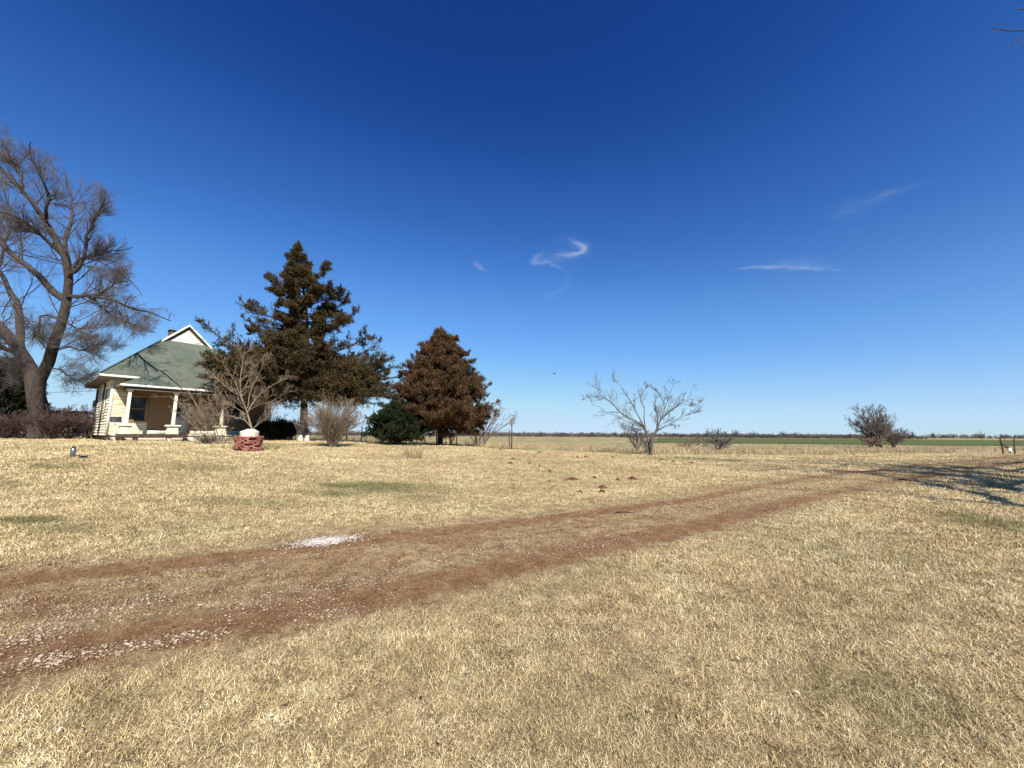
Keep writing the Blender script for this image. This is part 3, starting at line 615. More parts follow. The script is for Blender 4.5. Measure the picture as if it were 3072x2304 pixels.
m = MB(); m.box(cx - .78, cx - .33, yb - 1.3, yb - .8, zp - 1.2, zp - .34); m.box(cx - .83, cx - .28, yb - 1.35, yb - .75, zp - .34, zp - .26); m.build('chimney', MT['wood_dark'], roof)
# hip caps
tb = Tubes()
for a, b in (((x0, y0, ZE + tk), (GL[0], vg, zg + tk)), ((x0, y1, ZE + tk), (cx, yb, zp + tk)), ((cx, vg, zp + tk), (cx, yb, zp + tk)), ((xr, y0, ZE + tk), (GR[0], vg, zg + tk))): tb.add(np.linspace(a, b, 10), np.full(10, .05), 6)
tb.build('hip_cap', MT['shingle'], roof)
# porch
P0, P1, PV, ZP, S2 = .093, 7.95, -2.2, 2.93, .612
k_ = 3.4; top = [(P0, PV, ZP + .05), (P1, PV, ZP + .05), (P1 - k_, PV + k_, ZP + .05 + S2 * k_), (P0 + k_, PV + k_, ZP + .05 + S2 * k_)]
m = MB(); m.poly(top); m.poly([(P0, PV + 2.75, ZP + .05), (P0, PV, ZP + .05), (P0 + k_, PV + k_, ZP + .05 + S2 * k_), (P0 + k_, PV + k_ + .6, ZP + .05 + S2 * k_)])
m.poly([(P1, PV, ZP + .05), (P1, PV + 2.75, ZP + .05), (P1 - k_, PV + k_ + .6, ZP + .05 + S2 * k_), (P1 - k_, PV + k_, ZP + .05 + S2 * k_)])
m.poly([(P0, PV, ZP + .05), (P0, PV, ZP), (P1, PV, ZP), (P1, PV, ZP + .05)]); m.poly([(P0, -.03, ZP + .05), (P0, -.03, ZP), (P0, PV, ZP), (P0, PV, ZP + .05)])
pr = m.build('porch_roof', MT['shingle'], house)
m = MB(); m.box(P0 + .02, P1 - .02, PV + .02, -.03, ZP - .03, ZP - .004); m.build('soffit', MT['soffit'], pr)
m = MB(); m.box(P0 - .01, P1 + .01, PV - .016, PV + .014, ZP - .07, ZP + .035); m.build('fascia', MT['white'], pr)
m = MB(); m.box(P0 - .014, P0 + .014, PV + .016, -.04, ZP - .07, ZP + .03); m.build('fascia', MT['siding_porch_shade'], pr)
CU = [.506, 2.391, 4.629, 7.2]; CV = -1.85
m = MB(); m.box(CU[0] - .09, CU[3] + .09, CV - .07, CV + .07, 2.70, ZP - .035); m.box(CU[0] - .07, CU[0] + .07, CV + .07, -.03, 2.70, ZP - .035); m.build('porch_beam', MT['soffit'], house)
m = MB(); m.box(CU[0] - .12, CU[3] + .1, CV - .095, CV - .072, 2.70, 2.75); m.build('beam_trim', MT['white'], house)
for u in CU:
    m = MB(); m.box(u - .075, u + .075, CV - .075, CV + .075, .90, 2.64, taper=.84); m.box(u - .12, u + .12, CV - .12, CV + .12, 2.64, 2.70); m.build('porch_column', MT['cream'], house, bevel=.006)
    m = MB(); m.box(u - .27, u + .27, CV - .27, CV + .27, .0, .80, taper=.80); pr_ = m.build('pier', m_plain('cream_stucco_mat', (.60, .53, .34), (.80, .73, .50), 7, .9, .5) if u == CU[0] else bpy.data.materials['cream_stucco_mat'], house, bevel=.02)
    m = MB(); m.box(u - .31, u + .31, CV - .31, CV + .31, .80, .88); m.build('pier_cap', MT['cream'], house, bevel=.008)
m = MB(); m.box(.12, WR, -2.12, -.03, .0, .28); m.box(.08, WR + .04, -2.18, -.03, .28, .345); m.build('porch_floor', MT['concrete'], house)
m = MB(); m.box(2.75, 3.6, -2.75, -2.19, -.1, .17); m.build('porch_step', MT['concrete'], house)
m = MB(); m.lathe([(.03, 0), (.05, .03), (.05, .1), (.03, .13)], 12, (2.25, -1.0, ZP - .17)); m.build('porch_lamp', MT['brick'], house)
# downpipe / flue on the side wall, meter box at back corner
m = MB(); m.box(-.11, -.03, 2.75, 2.87, .05, 3.36); m.build('downpipe', MT['dark'], house)
m = MB(); m.box(-.22, -.03, 6.3, 6.55, 2.1, 2.5); m.box(-.14, -.05, 6.39, 6.45, 2.5, 3.2); m.build('meter_box', MT['dark'], house)

# things by the house
def hthing(name, u, v, label, cat, rz=0, group=None):
    p = hw(u, v); o = empty(name, (p[0], p[1], g(p[0], p[1])), TH + rz); return tag(o, label, cat, group)
t_ = hthing('solar_panel', .12, -1.75, 'small dark tilted solar panel on a thin pole by the porch corner', 'solar panel')
m = MB(); m.lathe([(.018, -.1), (.018, .95)], 8); m.build('pole', MT['white_worn'], t_)
m = MB(); R_ = Matrix.Rotation(math.radians(-35), 4, 'X'); m.box(-.23, .23, -.19, .19, -.012, .012)
p_ = m.build('panel', MT['dark'], t_); p_.location = (0, -.02, 1.1); p_.rotation_euler = (math.radians(52), 0, .05)
m = MB()
for k in range(7): m.box(-.21, .21, -.17 + k * .055, -.166 + k * .055, .0125, .015)
m.build('cell_line', m_plain('cell_grey_mat', (.12, .13, .14), (.18, .19, .2)), p_)
m = MB()
for a in ((-.24, .24, -.205, -.19), (-.24, .24, .19, .205), (-.24, -.23, -.19, .19), (.23, .24, -.19, .19)): m.box(*a, -.016, .018)
m.build('rim', MT['white'], p_)
t_ = hthing('pot', .30, -2.45, 'round dark pot with a pale rim at the end of the plank bench', 'pot')
m = MB(); m.lathe([(.10, 0), (.15, .08), (.165, .2), (.15, .3)], 16); m.build('bowl', MT['dark'], t_, True)
m = MB(); m.lathe([(.155, .3), (.175, .31), (.175, .34), (.15, .345)], 16); m.build('rim', MT['white'], t_, True)
t_ = hthing('plank_bench', 1.35, -2.95, 'long low dark plank bench lying along the front of the porch', 'bench', -.015)
for k, (a, b) in enumerate(((-.18, -.065), (-.055, .055), (.065, .18))): m = MB(); m.box(-1.28 + .02 * k, 1.50 - .05 * k, a, b, .17, .37); m.build('plank', MT['wood_dark'], t_, bevel=.006)
for a in (-1.1, -.55, .75): m = MB(); m.box(a - .09, a + .09, -.15, .15, -.05, .169); m.build('block', MT['wood_dark'] if a < 0 else MT['stone_pale'], t_, bevel=.01)

# brick well ring with ribbed tub
p = hit(744, 1352); well = tag(empty('brick_well', p, .3), 'rough red brick well ring topped by a ribbed cream tub', 'well'); well.scale = (.9, .9, .9)
m = MB()
for k in range(8):
    n = 12; rr_ = .40
    for i in range(n):
        if rng.random() < .05: continue
        a = 2 * PI * (i + .5 * (k % 2) + .25 * rng.random()) / n; Rz = Matrix.Translation((rr_ * math.cos(a), rr_ * math.sin(a), .04 + k * .075)) @ Matrix.Rotation(a + .35 * (rng.random() - .5), 4, 'Z') @ Matrix.Rotation(.22 * (rng.random() - .5), 4, 'X') @ Matrix.Rotation(.25 * (rng.random() - .5), 4, 'Y')
        m.box(-.075 - .03 * rng.random(), .07 + .05 * rng.random(), -.095 - .02 * rng.random(), .085 + .03 * rng.random(), -.034, .030 + .008 * rng.random(), rot=Rz)
m.build('brick_ring', MT['brick'], well, bevel=.008)
m = MB(); m.lathe([(.30, -.1), (.33, .5), (.30, .52)], 20); m.build('mortar_core', MT['brick_old'], well)
pr_ = []; 
for k in range(5): z_ = .58 + k * .047; pr_ += [(.31, z_), (.35, z_ + .012), (.35, z_ + .034), (.31, z_ + .044)]
m = MB(); m.lathe([(.2, .55)] + pr_ + [(.30, .82)], 28); m.build('ribbed_tub', MT['cream'], well, True)
m = MB(); m.lathe([(.30, .815), (.28, .84), (.22, .85), (.2, .88), (.12, .91), (.03, .90)], 18, (0.02, 0, 0), .10); m.build('tub_cover', MT['stone_pale'], well, True)

# bottle and blue bowl in the grass
p = hit(217, 1371); b_ = tag(empty('jug', p), 'dark steel growler jug standing alone in the left lawn', 'bottle')
m = MB(); m.lathe([(.052, -.01), (.056, 0), (.056, .17), (.05, .20), (.036, .222), (.034, .235)], 28); m.build('body', MT['steel'], b_, True)
m = MB(); m.lathe([(.038, .236), (.04, .24), (.04, .272), (.034, .28)], 24); m.build('cap', MT['dark'], b_, True)
p = hit(249, 1374); b_ = tag(empty('bowl', p), 'shallow blue bowl lying in the lawn beside the steel jug', 'bowl')
m = MB(); m.lathe([(.055, 0), (.085, .05), (.09, .055), (.082, .052), (.05, .012)], 24); m.build('dish', MT['blue'], b_, True)
m = MB(); m.lathe([(.086, .046), (.096, .05), (.096, .058), (.086, .06)], 24); m.build('rim', m_plain('dark_blue_rim_mat', (.02, .03, .09), (.04, .06, .16), 9, .5), b_, True)

# birdhouse pole
p = hit(1535, 1346); t_ = tag(empty('feeder_pole', p, .1), 'thin dark pole in the open yard carrying a birdhouse and wire feeder', 'bird feeder')
m = MB(); m.lathe([(.035, -.1), (.032, 1.42)], 8); m.build('pole', MT['wood_dark'], t_)
m = MB(); m.box(-.09, .05, -.08, .08, 1.40, 1.78); m.poly([(-.11, -.1, 1.785), (.07, -.1, 1.785), (.07, .1, 1.785), (-.11, .1, 1.785)]); m.build('birdhouse', MT['twig_grey'], t_, bevel=.005)
tb = Tubes(); a = np.linspace(0, 2 * PI, 17)
for z_ in (1.5, 1.7, 1.85, 2.02): tb.add(np.c_[.13 + .075 * np.cos(a), .075 * np.sin(a), np.full(17, z_)], np.full(17, .009), 4)
for i in range(6): tb.add(np.array([[.13 + .075 * math.cos(i * 1.047), .075 * math.sin(i * 1.047), z_] for z_ in (1.5, 1.75, 2.02)]), np.full(3, .008), 4)
tb.build('wire_feeder', MT['twig_grey'], t_)
p = on(1528, 24.6); t_ = tag(empty('fence_stake', p), 'thin pale metal stake just behind the birdhouse pole', 'stake')
m = MB(); m.lathe([(.014, -.1), (.013, 1.15)], 6); m.build('stake', MT['twig_pale'], t_)
m = MB(); m.box(-.03, .03, -.006, .006, 1.0, 1.14); m.build('plate', MT['twig_grey'], t_)
# white flag on a stake under second cedar
p = on(1290, 24.5); t_ = tag(empty('garden_flag', p), 'tattered white flag on a thin stake under the rusty cedar', 'flag')
m = MB(); m.lathe([(.008, -.1), (.008, .85)], 6); m.build('stake', MT['twig_grey'], t_)
V = []; 
m = MB()
for k in range(6): z0_, z1_ = .5 + k * .07, .57 + k * .07; xx = .03 + .045 * k; m.slab([(xx - .07, .02 * math.sin(k), z0_), (xx + .05, .02 * math.sin(k) + .01, z0_ + .01), (xx + .09, .02 * math.sin(k + 1) + .02, z1_ + .03), (xx - .03, .02 * math.sin(k + 1), z1_ + .02)], .012)
m.build('cloth', MT['white'], t_)

# wire fence behind the yard
def fence(name, pts, h, label, post=.05, wires=3, step=1):
    b0 = pts[0]; t_ = tag(empty(name, b0), label, 'fence')
    for p in pts:
        m = MB(); m.lathe([(post, -.2), (post * .9, h * (.95 + .1 * rng.random()))], 7, tuple(local(p, b0))); m.build('post', MT['wood_dark'], t_)
    tb = Tubes()
    for k in range(wires):
        L_2 = np.array([local(p, b0) + np.array([0, 0, h * (.3 + .6 * k / max(1, wires - 1))]) for p in pts]); tb.add(resample(L_2, 60, False), np.full(60, .006), 3)
    tb.build('wire', MT['twig_grey'], t_); return t_
fence('wire_fence', [on(px, 30) for px in (1040, 1085, 1138, 1235, 1310, 1370, 1450, 1528)], 1.15, 'low wire fence on thin dark posts behind the cedars')

# gate remains at the right
p = on(3018, 31); t_ = tag(empty('gate_posts', p, -.3), 'two leaning dark gate posts with brace and white box at right pasture edge', 'gate')
tb = Tubes(); tb.add(np.array([[-.32, 0, -.1], [-.36, 0, .6], [-.40, 0, 1.32]]), np.array([.055, .05, .045]), 7); tb.build('post', MT['wood_dark'], t_)
tb = Tubes(); tb.add(np.array([[.36, 0, -.1], [.38, 0, .6], [.44, 0, 1.18]]), np.array([.045, .045, .04]), 7); tb.build('post', MT['wood_dark'], t_)
tb = Tubes(); tb.add(np.array([[-.40, -.03, .86], [-.2, -.05, .62], [.0, -.05, .5]]), np.full(3, .05), 5); tb.add(np.array([[-.3, -.05, .55], [.0, -.05, .45], [.3, -.02, .35]]), np.full(3, .03), 5); tb.build('brace', MT['dark'], t_)
m = MB(); m.box(-.08, .12, -.14, -.03, .22, .46); m.build('box', MT['white'], t_, bevel=.01)
m = MB(); m.box(-.02, .1, -.03, -.02, .1, .2); m.build('bracket', MT['dark'], t_)

# shed, pale fence and wire at far left
p = on(30, 33); sh = tag(empty('shed', (p[0], p[1], p[2]), .72), 'low brown shed with a flat dark roof behind the leaning tree', 'shed')
m = MB(); m.box(-9, 3.6, 0, 4, -.3, 2.3); m.build('wall', MT['shed'], sh)
m = MB(); m.box(-9.2, 4.3, -.35, 4.3, 2.3, 2.46); m.build('roof', MT['wood_dark'], sh)
m = MB(); m.box(-.6, .4, -.04, -.005, 0, 1.9); dr = m.build('door', MT['wood_dark'], sh)
m = MB(); m.box(.25, .3, -.07, -.041, .95, 1.1); m.build('handle', MT['dark'], dr)
def panelfence(px0, px1, d, h, label):
    a, b = on(px0, d), on(px1, d + .4); t_ = tag(empty('white_fence', a, math.atan2(b[1] - a[1], b[0] - a[0])), label, 'fence'); Ln = np.linalg.norm(b - a); n = int(Ln / .17)
    for k in range(n): m = MB(); m.box(k * .17, k * .17 + .13, -.012, .012, .03, h * (.93 + .1 * rng.random())); m.build('board', MT['white'], t_)
    m = MB(); m.box(0, Ln, .013, .05, h * .25, h * .32); m.box(0, Ln, .013, .05, h * .7, h * .77); m.build('rail', MT['white_worn'], t_)
panelfence(160, 228, 24.5, 1.05, 'white board fence glimpsed through thicket left of the house')
panelfence(64, 92, 25, .42, 'low bit of white board fence left of the big trunk base')
pa, pb = hw(-.1, 6.4, 3.15), pt(-200, 1165, 33)
tt2 = np.linspace(0, 1, 24)[:, None]; Q = pa * (1 - tt2) + pb * tt2; Q[:, 2] -= .5 * 4 * (tt2 * (1 - tt2))[:, 0] * .5
tag(Tubes().add(Q, np.full(24, .012), 4).build('power_line', MT['dark']), 'thin dark service wire running left from the house eave', 'wire')

# ================================================================== TREES
def sc(pts, ox, oy, z): return [(ox + a / z, oy + b / z) for a, b in pts]
def limb(pts, d0, dd=0., wob=.25, n=14):
    P = np.array([pt(px, py, d0 + dd * i / max(1, len(pts) - 1)) for i, (px, py) in enumerate(pts)]); P = resample(P, n)
    P[1:, 1] += np.cumsum(rng.normal(size=n - 1)) * wob * .25; return P
# --- big bare leaning tree at far left
A = lambda pts: sc(pts, 0, 400, 1.6586)
D0 = 23.5; base = on(124, D0); tr = tag(empty('bare_tree', base), 'big leafless tree with forked leaning trunk and dense fine twigs at far left', 'tree')
gl = [([(205, 1560), (192, 1400), (172, 1270), (160, 1200), (130, 1130), (70, 1040), (0, 955), (-110, 850), (-220, 700)], .50, .14, 1.5),
      ([(203, 1540), (192, 1400), (182, 1290), (206, 1200), (252, 1105), (288, 960), (308, 830), (325, 700), (300, 600), (230, 440), (120, 290), (40, 200), (-60, 90)], .34, .07, -2.6),
      ([(120, 1120), (105, 960), (90, 860), (40, 780), (-10, 690), (-80, 560), (-120, 380)], .22, .05, 2.5),
      ([(300, 830), (200, 715), (100, 630), (20, 555), (-60, 470), (-150, 330)], .20, .05, 1.5),
      ([(335, 715), (365, 680), (385, 600), (400, 500), (440, 400), (475, 300)], .12, .03, -1.5),
      ([(315, 815), (420, 808), (500, 790), (560, 740), (620, 730)], .11, .03, -2.),
      ([(440, 808), (520, 825), (620, 850), (700, 885), (790, 905), (890, 945), (930, 960)], .09, .02, -3.5),
      ([(460, 815), (510, 870), (600, 930), (690, 960), (770, 990)], .06, .02, 1.),
      ([(360, 690), (430, 620), (500, 600), (560, 580), (650, 560)], .10, .02, 2.),
      ([(430, 620), (500, 640), (580, 690), (640, 740), (690, 800)], .05, .015, -1.),
      ([(312, 800), (335, 700), (305, 540), (330, 420), (300, 250), (280, 150)], .14, .03, 3.5),
      ([(240, 450), (250, 350), (220, 220), (170, 120), (150, 40)], .09, .02, -2.),
      ([(120, 290), (110, 180), (60, 90), (20, 20)], .08, .02, 1.),
      ([(300, 600), (200, 500), (110, 430), (20, 400), (-60, 360)], .10, .03, -3.),
      ([(115, 1130), (60, 1090), (0, 1060), (-80, 1000), (-200, 960)], .15, .04, -2.5),
      ([(265, 1090), (330, 1060), (400, 1080), (460, 1050), (530, 1050)], .05, .015, 1.5),
      ([(290, 920), (350, 960), (400, 1000), (440, 1080), (450, 1140)], .06, .015, -1.5),
      ([(235, 1160), (300, 1180), (340, 1220), (390, 1200)], .04, .012, .8),
      ([(280, 915), (235, 908), (215, 930), (210, 1000), (190, 1060)], .06, .015, -.8),
      ([(-10, 690), (10, 560), (40, 430), (10, 300), (-20, 180)], .09, .02, 1.),
      ([(150, 1215), (100, 1240), (75, 1200), (70, 1140)], .05, .015, -.6)]
tb = Tubes(); P0_ = []; R0_ = []
for pts, r0, r1, dd in gl:
    st = D0 if r0 > .3 else None
    px = A(pts); d_s = D0
    if P0_ and r0 < .3:
        Q_ = np.concatenate(P0_); c_ = (Q_ - [0, 0, EYE]) @ CR; qx = 1536 + F * c_[:, 0] / -c_[:, 2]; qy = 1152 - F * c_[:, 1] / -c_[:, 2]; k_i = np.argmin((qx - px[0][0]) ** 2 + (qy - px[0][1]) ** 2); d_s = Q_[k_i, 1]
    P = limb(px, d_s, dd, .3, 16)
    if P0_ and r0 < .3: P[0] = Q_[k_i]
    t_ = np.linspace(0, 1, 16); R_ = r1 + (r0 - r1) * (1 - t_) ** 1.1
    if r0 == .34: R_[:4] = np.minimum(R_[:4], [.26, .3, .33, .34])
    if r0 == .50: R_[0] *= 1.35; R_[1] *= 1.1
    P0_.append(P); R0_.append(R_)
P0_ = np.array(P0_); R0_ = np.array(R0_); tb.add(local(P0_, base), R0_, 10)
big = R0_[:, 0] < .6
P1_, R1_ = grow(P0_[1:], np.minimum(R0_[1:], .07), 22, (.22, 1), (44, 14), (.14, .34), 8, .09, (0, 0, .05), .5, .010, lmin=.6)
Pq, Rq = grow(P0_[:1], np.minimum(R0_[:1], .07), 26, (.45, 1), (45, 14), (.14, .3), 8, .16, (0, 0, .04), .75, .012, lmin=.8)
P1_ = np.r_[P1_, Pq]; R1_ = np.r_[R1_, Rq]
XM = ([0, 417, 460, 500, 580, 700, 830, 900, 940, 1000, 1060, 1130, 1250], [-60, 40, 175, 235, 345, 395, 405, 400, 545, 470, 340, 300, 300])
def inb(P):
    c_ = (P[:, -1] - [0, 0, EYE]) @ CR; qx = 1536 + F * c_[:, 0] / -c_[:, 2]; qy = 1152 - F * c_[:, 1] / -c_[:, 2]; return qx < np.interp(qy, *XM) + 14 * rng.normal(size=len(qx))
k = inb(P1_); P1_ = P1_[k]; R1_ = R1_[k]
P2_, R2_ = grow(P1_, R1_, 7, (.12, 1), (34, 10), (.35, .75), 7, .08, (0, 0, .04), .5, .006, lmin=.5, tl=.35); k = inb(P2_); P2_ = P2_[k]; R2_ = R2_[k]
P3_, R3_ = grow(P2_, R2_, 6, (.1, 1), (30, 10), (.35, .7), 5, .09, (0, 0, .03), .6, .0045, lmin=.35, tl=.3); k = inb(P3_); P3_ = P3_[k]; R3_ = R3_[k]
P4_, R4_ = grow(P3_, R3_, 2, (.1, .9), (28, 8), (.4, .7), 4, .09, (0, 0, .02), .7, .0038, lmin=.25)
tb.add(local(P1_, base), R1_, 5); tb.build('trunk', MT['bark'], tr)
tb = Tubes().add(local(P2_, base), R2_, 4).add(local(P3_, base), R3_, 3).add(local(P4_, base), R4_, 3); tb.build('crown', MT['twig'], tr)

# --- generic bare tree from traced limbs
def bare_tree(name, base, limbs, label, cat='tree', nc=(8, 6, 4), tw='twig', trop=.03, wid=(1, 1, 1), group=None, ang=(40, 38, 35), rm=.006, lf=(.25, .5), tl=.5, nseg=12, rf=.6):
    tr = tag(empty(name, base), label, cat, group); P = np.array([resample(l[0], nseg) for l in limbs]); t_ = np.linspace(0, 1, nseg)
    R_ = np.array([l[2] + (l[1] - l[2]) * (1 - t_) for l in limbs]); tb = Tubes().add(local(P, base), R_, 7)
    P1, R1 = grow(P, np.minimum(R_, .05), nc[0], (.25, 1), (ang[0], 11), lf, 7, .14, (0, 0, trop), rf, rm * 1.6, tl=tl); tb.add(local(P1, base), R1, 4); tb.build('trunk', MT[tw], tr)
    P2, R2 = grow(P1, R1, nc[1], (.15, 1), (ang[1], 10), (.3, .6), 5, .15, (0, 0, trop), .65, rm * 1.2, tl=tl); tc = Tubes().add(local(P2, base), R2, 3)
    if nc[2]: P3, R3 = grow(P2, R2, nc[2], (.2, 1), (ang[2], 10), (.35, .65), 4, .15, (0, 0, trop), .7, rm, tl=tl); tc.add(local(P3, base), R3, 3)
    tc.build('crown', MT[tw], tr); return tr
C5 = lambda pts: sc(pts, 1450, 1100, 2.765)
D = 21; base = hit(1944, 1367)
L = [([(1382, 745), (1378, 690), (1372, 620), (1345, 520), (1280, 460), (1200, 420), (1120, 370), (1030, 385), (960, 330), (900, 320)], .10, .012, .5), ([(1388, 745), (1392, 690), (1392, 620), (1430, 540), (1470, 440), (1540, 380), (1610, 320), (1720, 270), (1835, 255)], .09, .012, -.8),
     ([(1340, 520), (1270, 470), (1180, 420), (1120, 360), (1050, 290), (960, 220), (930, 120)], .045, .010, -1.4), ([(1345, 530), (1332, 420), (1335, 340), (1300, 260), (1330, 200), (1360, 160)], .05, .010, 1.0),
     ([(1335, 500), (1265, 370), (1200, 250), (1130, 150), (1070, 80)], .055, .010, .8), ([(1470, 440), (1500, 370), (1525, 290), (1560, 190), (1600, 120)], .04, .009, 1.2),
     ([(1440, 530), (1530, 485), (1620, 430), (1700, 395), (1805, 362)], .04, .009, -1.0), ([(1505, 310), (1460, 225), (1390, 160)], .025, .008, .3), ([(1120, 370), (1060, 290), (1000, 265), (920, 250), (830, 260)], .03, .007, 1.3),
     ([(1410, 600), (1440, 490), (1440, 400), (1420, 300), (1450, 230)], .04, .009, -1.5), ([(1480, 500), (1560, 490), (1620, 490)], .02, .006, 1.), ([(1560, 370), (1640, 290), (1670, 220)], .025, .007, -.4), ([(1650, 310), (1740, 320), (1810, 300)], .02, .006, .5),
     ([(1395, 740), (1410, 660), (1400, 600), (1450, 520), (1500, 460), (1560, 440)], .045, .009, .9)]
bare_tree('bare_tree', base, [(np.array([pt(*q, D + dd * i / len(p)) for i, q in enumerate(C5(p))]), a * .62, b * .6) for p, a, b, dd in L],
          'small spreading leafless tree standing alone at the middle of the yard edge', nc=(12, 8, 3), tw='twig', rm=.0042, rf=.4, lf=(.18, .38), ang=(34, 36, 34), trop=.06)
def fan(base, n, h, spread, r0, cy=(0, 0), bend=.35, hv=.25, seed_ang=None):
    out = []
    for i in range(n):
        a = rng.random() * 2 * PI; s_ = spread * math.sqrt(rng.random()) ; hh = h * (1 - hv * rng.random()) * (1 - .35 * (s_ / max(spread, .01)) ** 2)
        p0 = np.array(base) + [math.cos(a) * .12 * spread * rng.random(), math.sin(a) * .12 * spread * rng.random(), -.05]; e = np.array(base) + [cy[0] + math.cos(a) * s_, cy[1] + math.sin(a) * s_, hh]
        mid = p0 * .5 + e * .5; mid[:2] -= (e[:2] - p0[:2]) * bend * .5; mid += rng.normal(size=3) * .06 * h * .5
        out.append((np.array([p0, mid, e]), r0 * (.6 + .5 * rng.random()), .006))
    return out
C6 = lambda x, y: (2250 + x / 2.691, 1150 + y / 2.691)
# far tree at right with dense fan crown
base = on(C6(1030, 520)[0], 52); L = []
for tx, ty in [(790, 290), (800, 345), (850, 215), (880, 250), (905, 225), (945, 200), (985, 205), (1020, 200), (1060, 225), (1095, 230), (1120, 270), (1150, 285), (1160, 330), (1130, 360), (1140, 410), (960, 260), (1040, 260), (860, 330), (920, 340), (1090, 320), (1000, 300)]:
    e = pt(*C6(tx, ty), 52 + 3.5 * (rng.random() - .5)); b0 = base + [rng.normal() * .10, rng.normal() * .1, 0]; b1 = base + [rng.normal() * .18, rng.normal() * .15, .9]; mid = b1 * .5 + e * .5; mid[0] -= (e[0] - b0[0]) * .10
    L.append((np.array([b0, b1, mid, e]), .12, .018))
bare_tree('bare_tree', base, L, 'round crowned grey leafless tree alone in the pasture at right', nc=(26, 10, 4), tw='twig_grey', trop=.08, rm=.007, rf=.3, lf=(.18, .38), ang=(38, 36, 34))
base = on(C6(1150, 518)[0], 53); bare_tree('shrub', base, fan(base, 30, 3.0, 1.7, .04, (.2, 0)), 'grey twiggy shrub hugging the right side of the lone pasture tree', 'shrub', nc=(9, 7, 3), tw='twig_grey', rm=.009)
base = on(C6(960, 522)[0], 51.5); bare_tree('shrub', base, fan(base, 20, 1.5, 1.5, .04), 'low pale brush at the foot of the lone pasture tree', 'shrub', nc=(7, 5, 3), tw='twig_pale', rm=.014)
# small tree behind the middle tree
Z5 = lambda x, y: C5([(x, y)])[0]
base = on(Z5(1272, 690)[0], 27); L = []
for tx, ty in [(1150, 480), (1180, 500), (1210, 470), (1260, 465), (1300, 480), (1340, 500), (1160, 540), (1330, 560), (1240, 500)]:
    e = pt(*Z5(tx, ty), 27 + 1.2 * (rng.random() - .5)); L.append((np.array([base, base * .5 + e * .5 + rng.normal(size=3) * .12 + [0, 0, .1], e]), .05, .008))
bare_tree('bare_tree', base, L, 'small grey twiggy tree half hidden behind the spreading yard tree', nc=(7, 5, 3), tw='twig_grey', rm=.008)
def bush(px, d, n, h, s_, label, nc=(6, 5, 2), tw='twig_pale', r0=.018, cy=(0, 0), rm=.005, group=None, name='bare_bush', bend=.35, py=None, lf=(.2, .45), hv=.25, cat='bush'):
    base = on(px, d); return bare_tree(name, base, fan(base, n, h, s_, r0, cy, bend, hv), label, cat, nc=nc, tw=tw, rm=rm, group=group, ang=(26, 28, 30), lf=lf, trop=.05)
bush(Z5(1345, 700)[0], 24, 14, 1.5, .7, 'small leafless brush just left of the yard tree trunk', tw='twig_grey')
bush(Z5(1935, 690)[0], 34, 30, 1.6, 2.0, 'low dark tangle of brush in the tall grass beyond the yard', tw='twig', rm=.012, hv=.5)
bush(Z5(1700, 690)[0], 38, 18, 1.5, 1.8, 'low faint brush in tall grass right of the yard tree', tw='twig_pale', rm=.010, hv=.5)
bush(1000, 18.5, 150, 2.45, 1.6, 'round fountain shaped leafless shrub before the big cedar', nc=(7, 4, 2), r0=.009, bend=.5, rm=.004, hv=.4)
bush(790, 27, 22, 2.3, 1.6, 'pale leafless brush behind the porch end, seen under the cedar', tw='twig_pale', rm=.007)
bush(1440, 25, 18, 3.0, 1.9, 'leafless pale brush fanning out right of the rusty cedar', nc=(7, 5, 2), cy=(.6, 0), tw='twig_grey', r0=.03)
bush(908, 23.4, 18, 1.7, .7, 'thin leafless suckers round the tall cedar trunk', tw='twig')
bush(1352, 24.5, 8, 1.2, .55, 'thin stemmed bush beside the rusty cedar trunk', tw='twig_grey')
C3 = lambda pts: sc(pts, 600, 700, 2.37)
D = 15.6; base = on(C3([(370, 1400)])[0][0], D); L = []
for p, a, dd in [([(375, 1410), (350, 1330), (335, 1270), (300, 1180), (285, 1050), (300, 950), (318, 830)], .055, .2), ([(335, 1270), (290, 1160), (240, 1040), (180, 960), (150, 900)], .03, -.8), ([(335, 1280), (380, 1200), (460, 1120), (550, 1060), (640, 1020)], .035, .6),
                 ([(370, 1390), (320, 1330), (260, 1310), (180, 1295), (120, 1290)], .028, -.5), ([(372, 1400), (430, 1330), (480, 1310), (530, 1290)], .022, .4), ([(340, 1240), (360, 1120), (420, 1000), (450, 930), (480, 880)], .03, -.4), ([(300, 1160), (220, 1120), (150, 1060), (90, 1000)], .025, .9),
                 ([(345, 1260), (420, 1220), (520, 1190), (600, 1140), (650, 1120)], .022, -.9), ([(320, 1100), (360, 1000), (380, 920)], .02, .6), ([(330, 1290), (240, 1230), (160, 1180), (100, 1170)], .02, .9), ([(372, 1395), (460, 1320), (500, 1260), (560, 1200)], .018, .9)]:
    L.append((np.array([pt(*q, D + dd * i / len(p)) for i, q in enumerate(C3(p))]), a * .8, .006))
bare_tree('bare_tree', base, L, 'pale branched leafless little tree rising right behind the brick well', nc=(15, 9, 3), tw='twig_pale', rm=.0038, lf=(.2, .42), ang=(32, 34, 34))
C2 = lambda x, y: (240 + x / 3.072, 960 + y / 3.072)
D = 17.6; base = on(C2(1270, 1060)[0], D); L = []
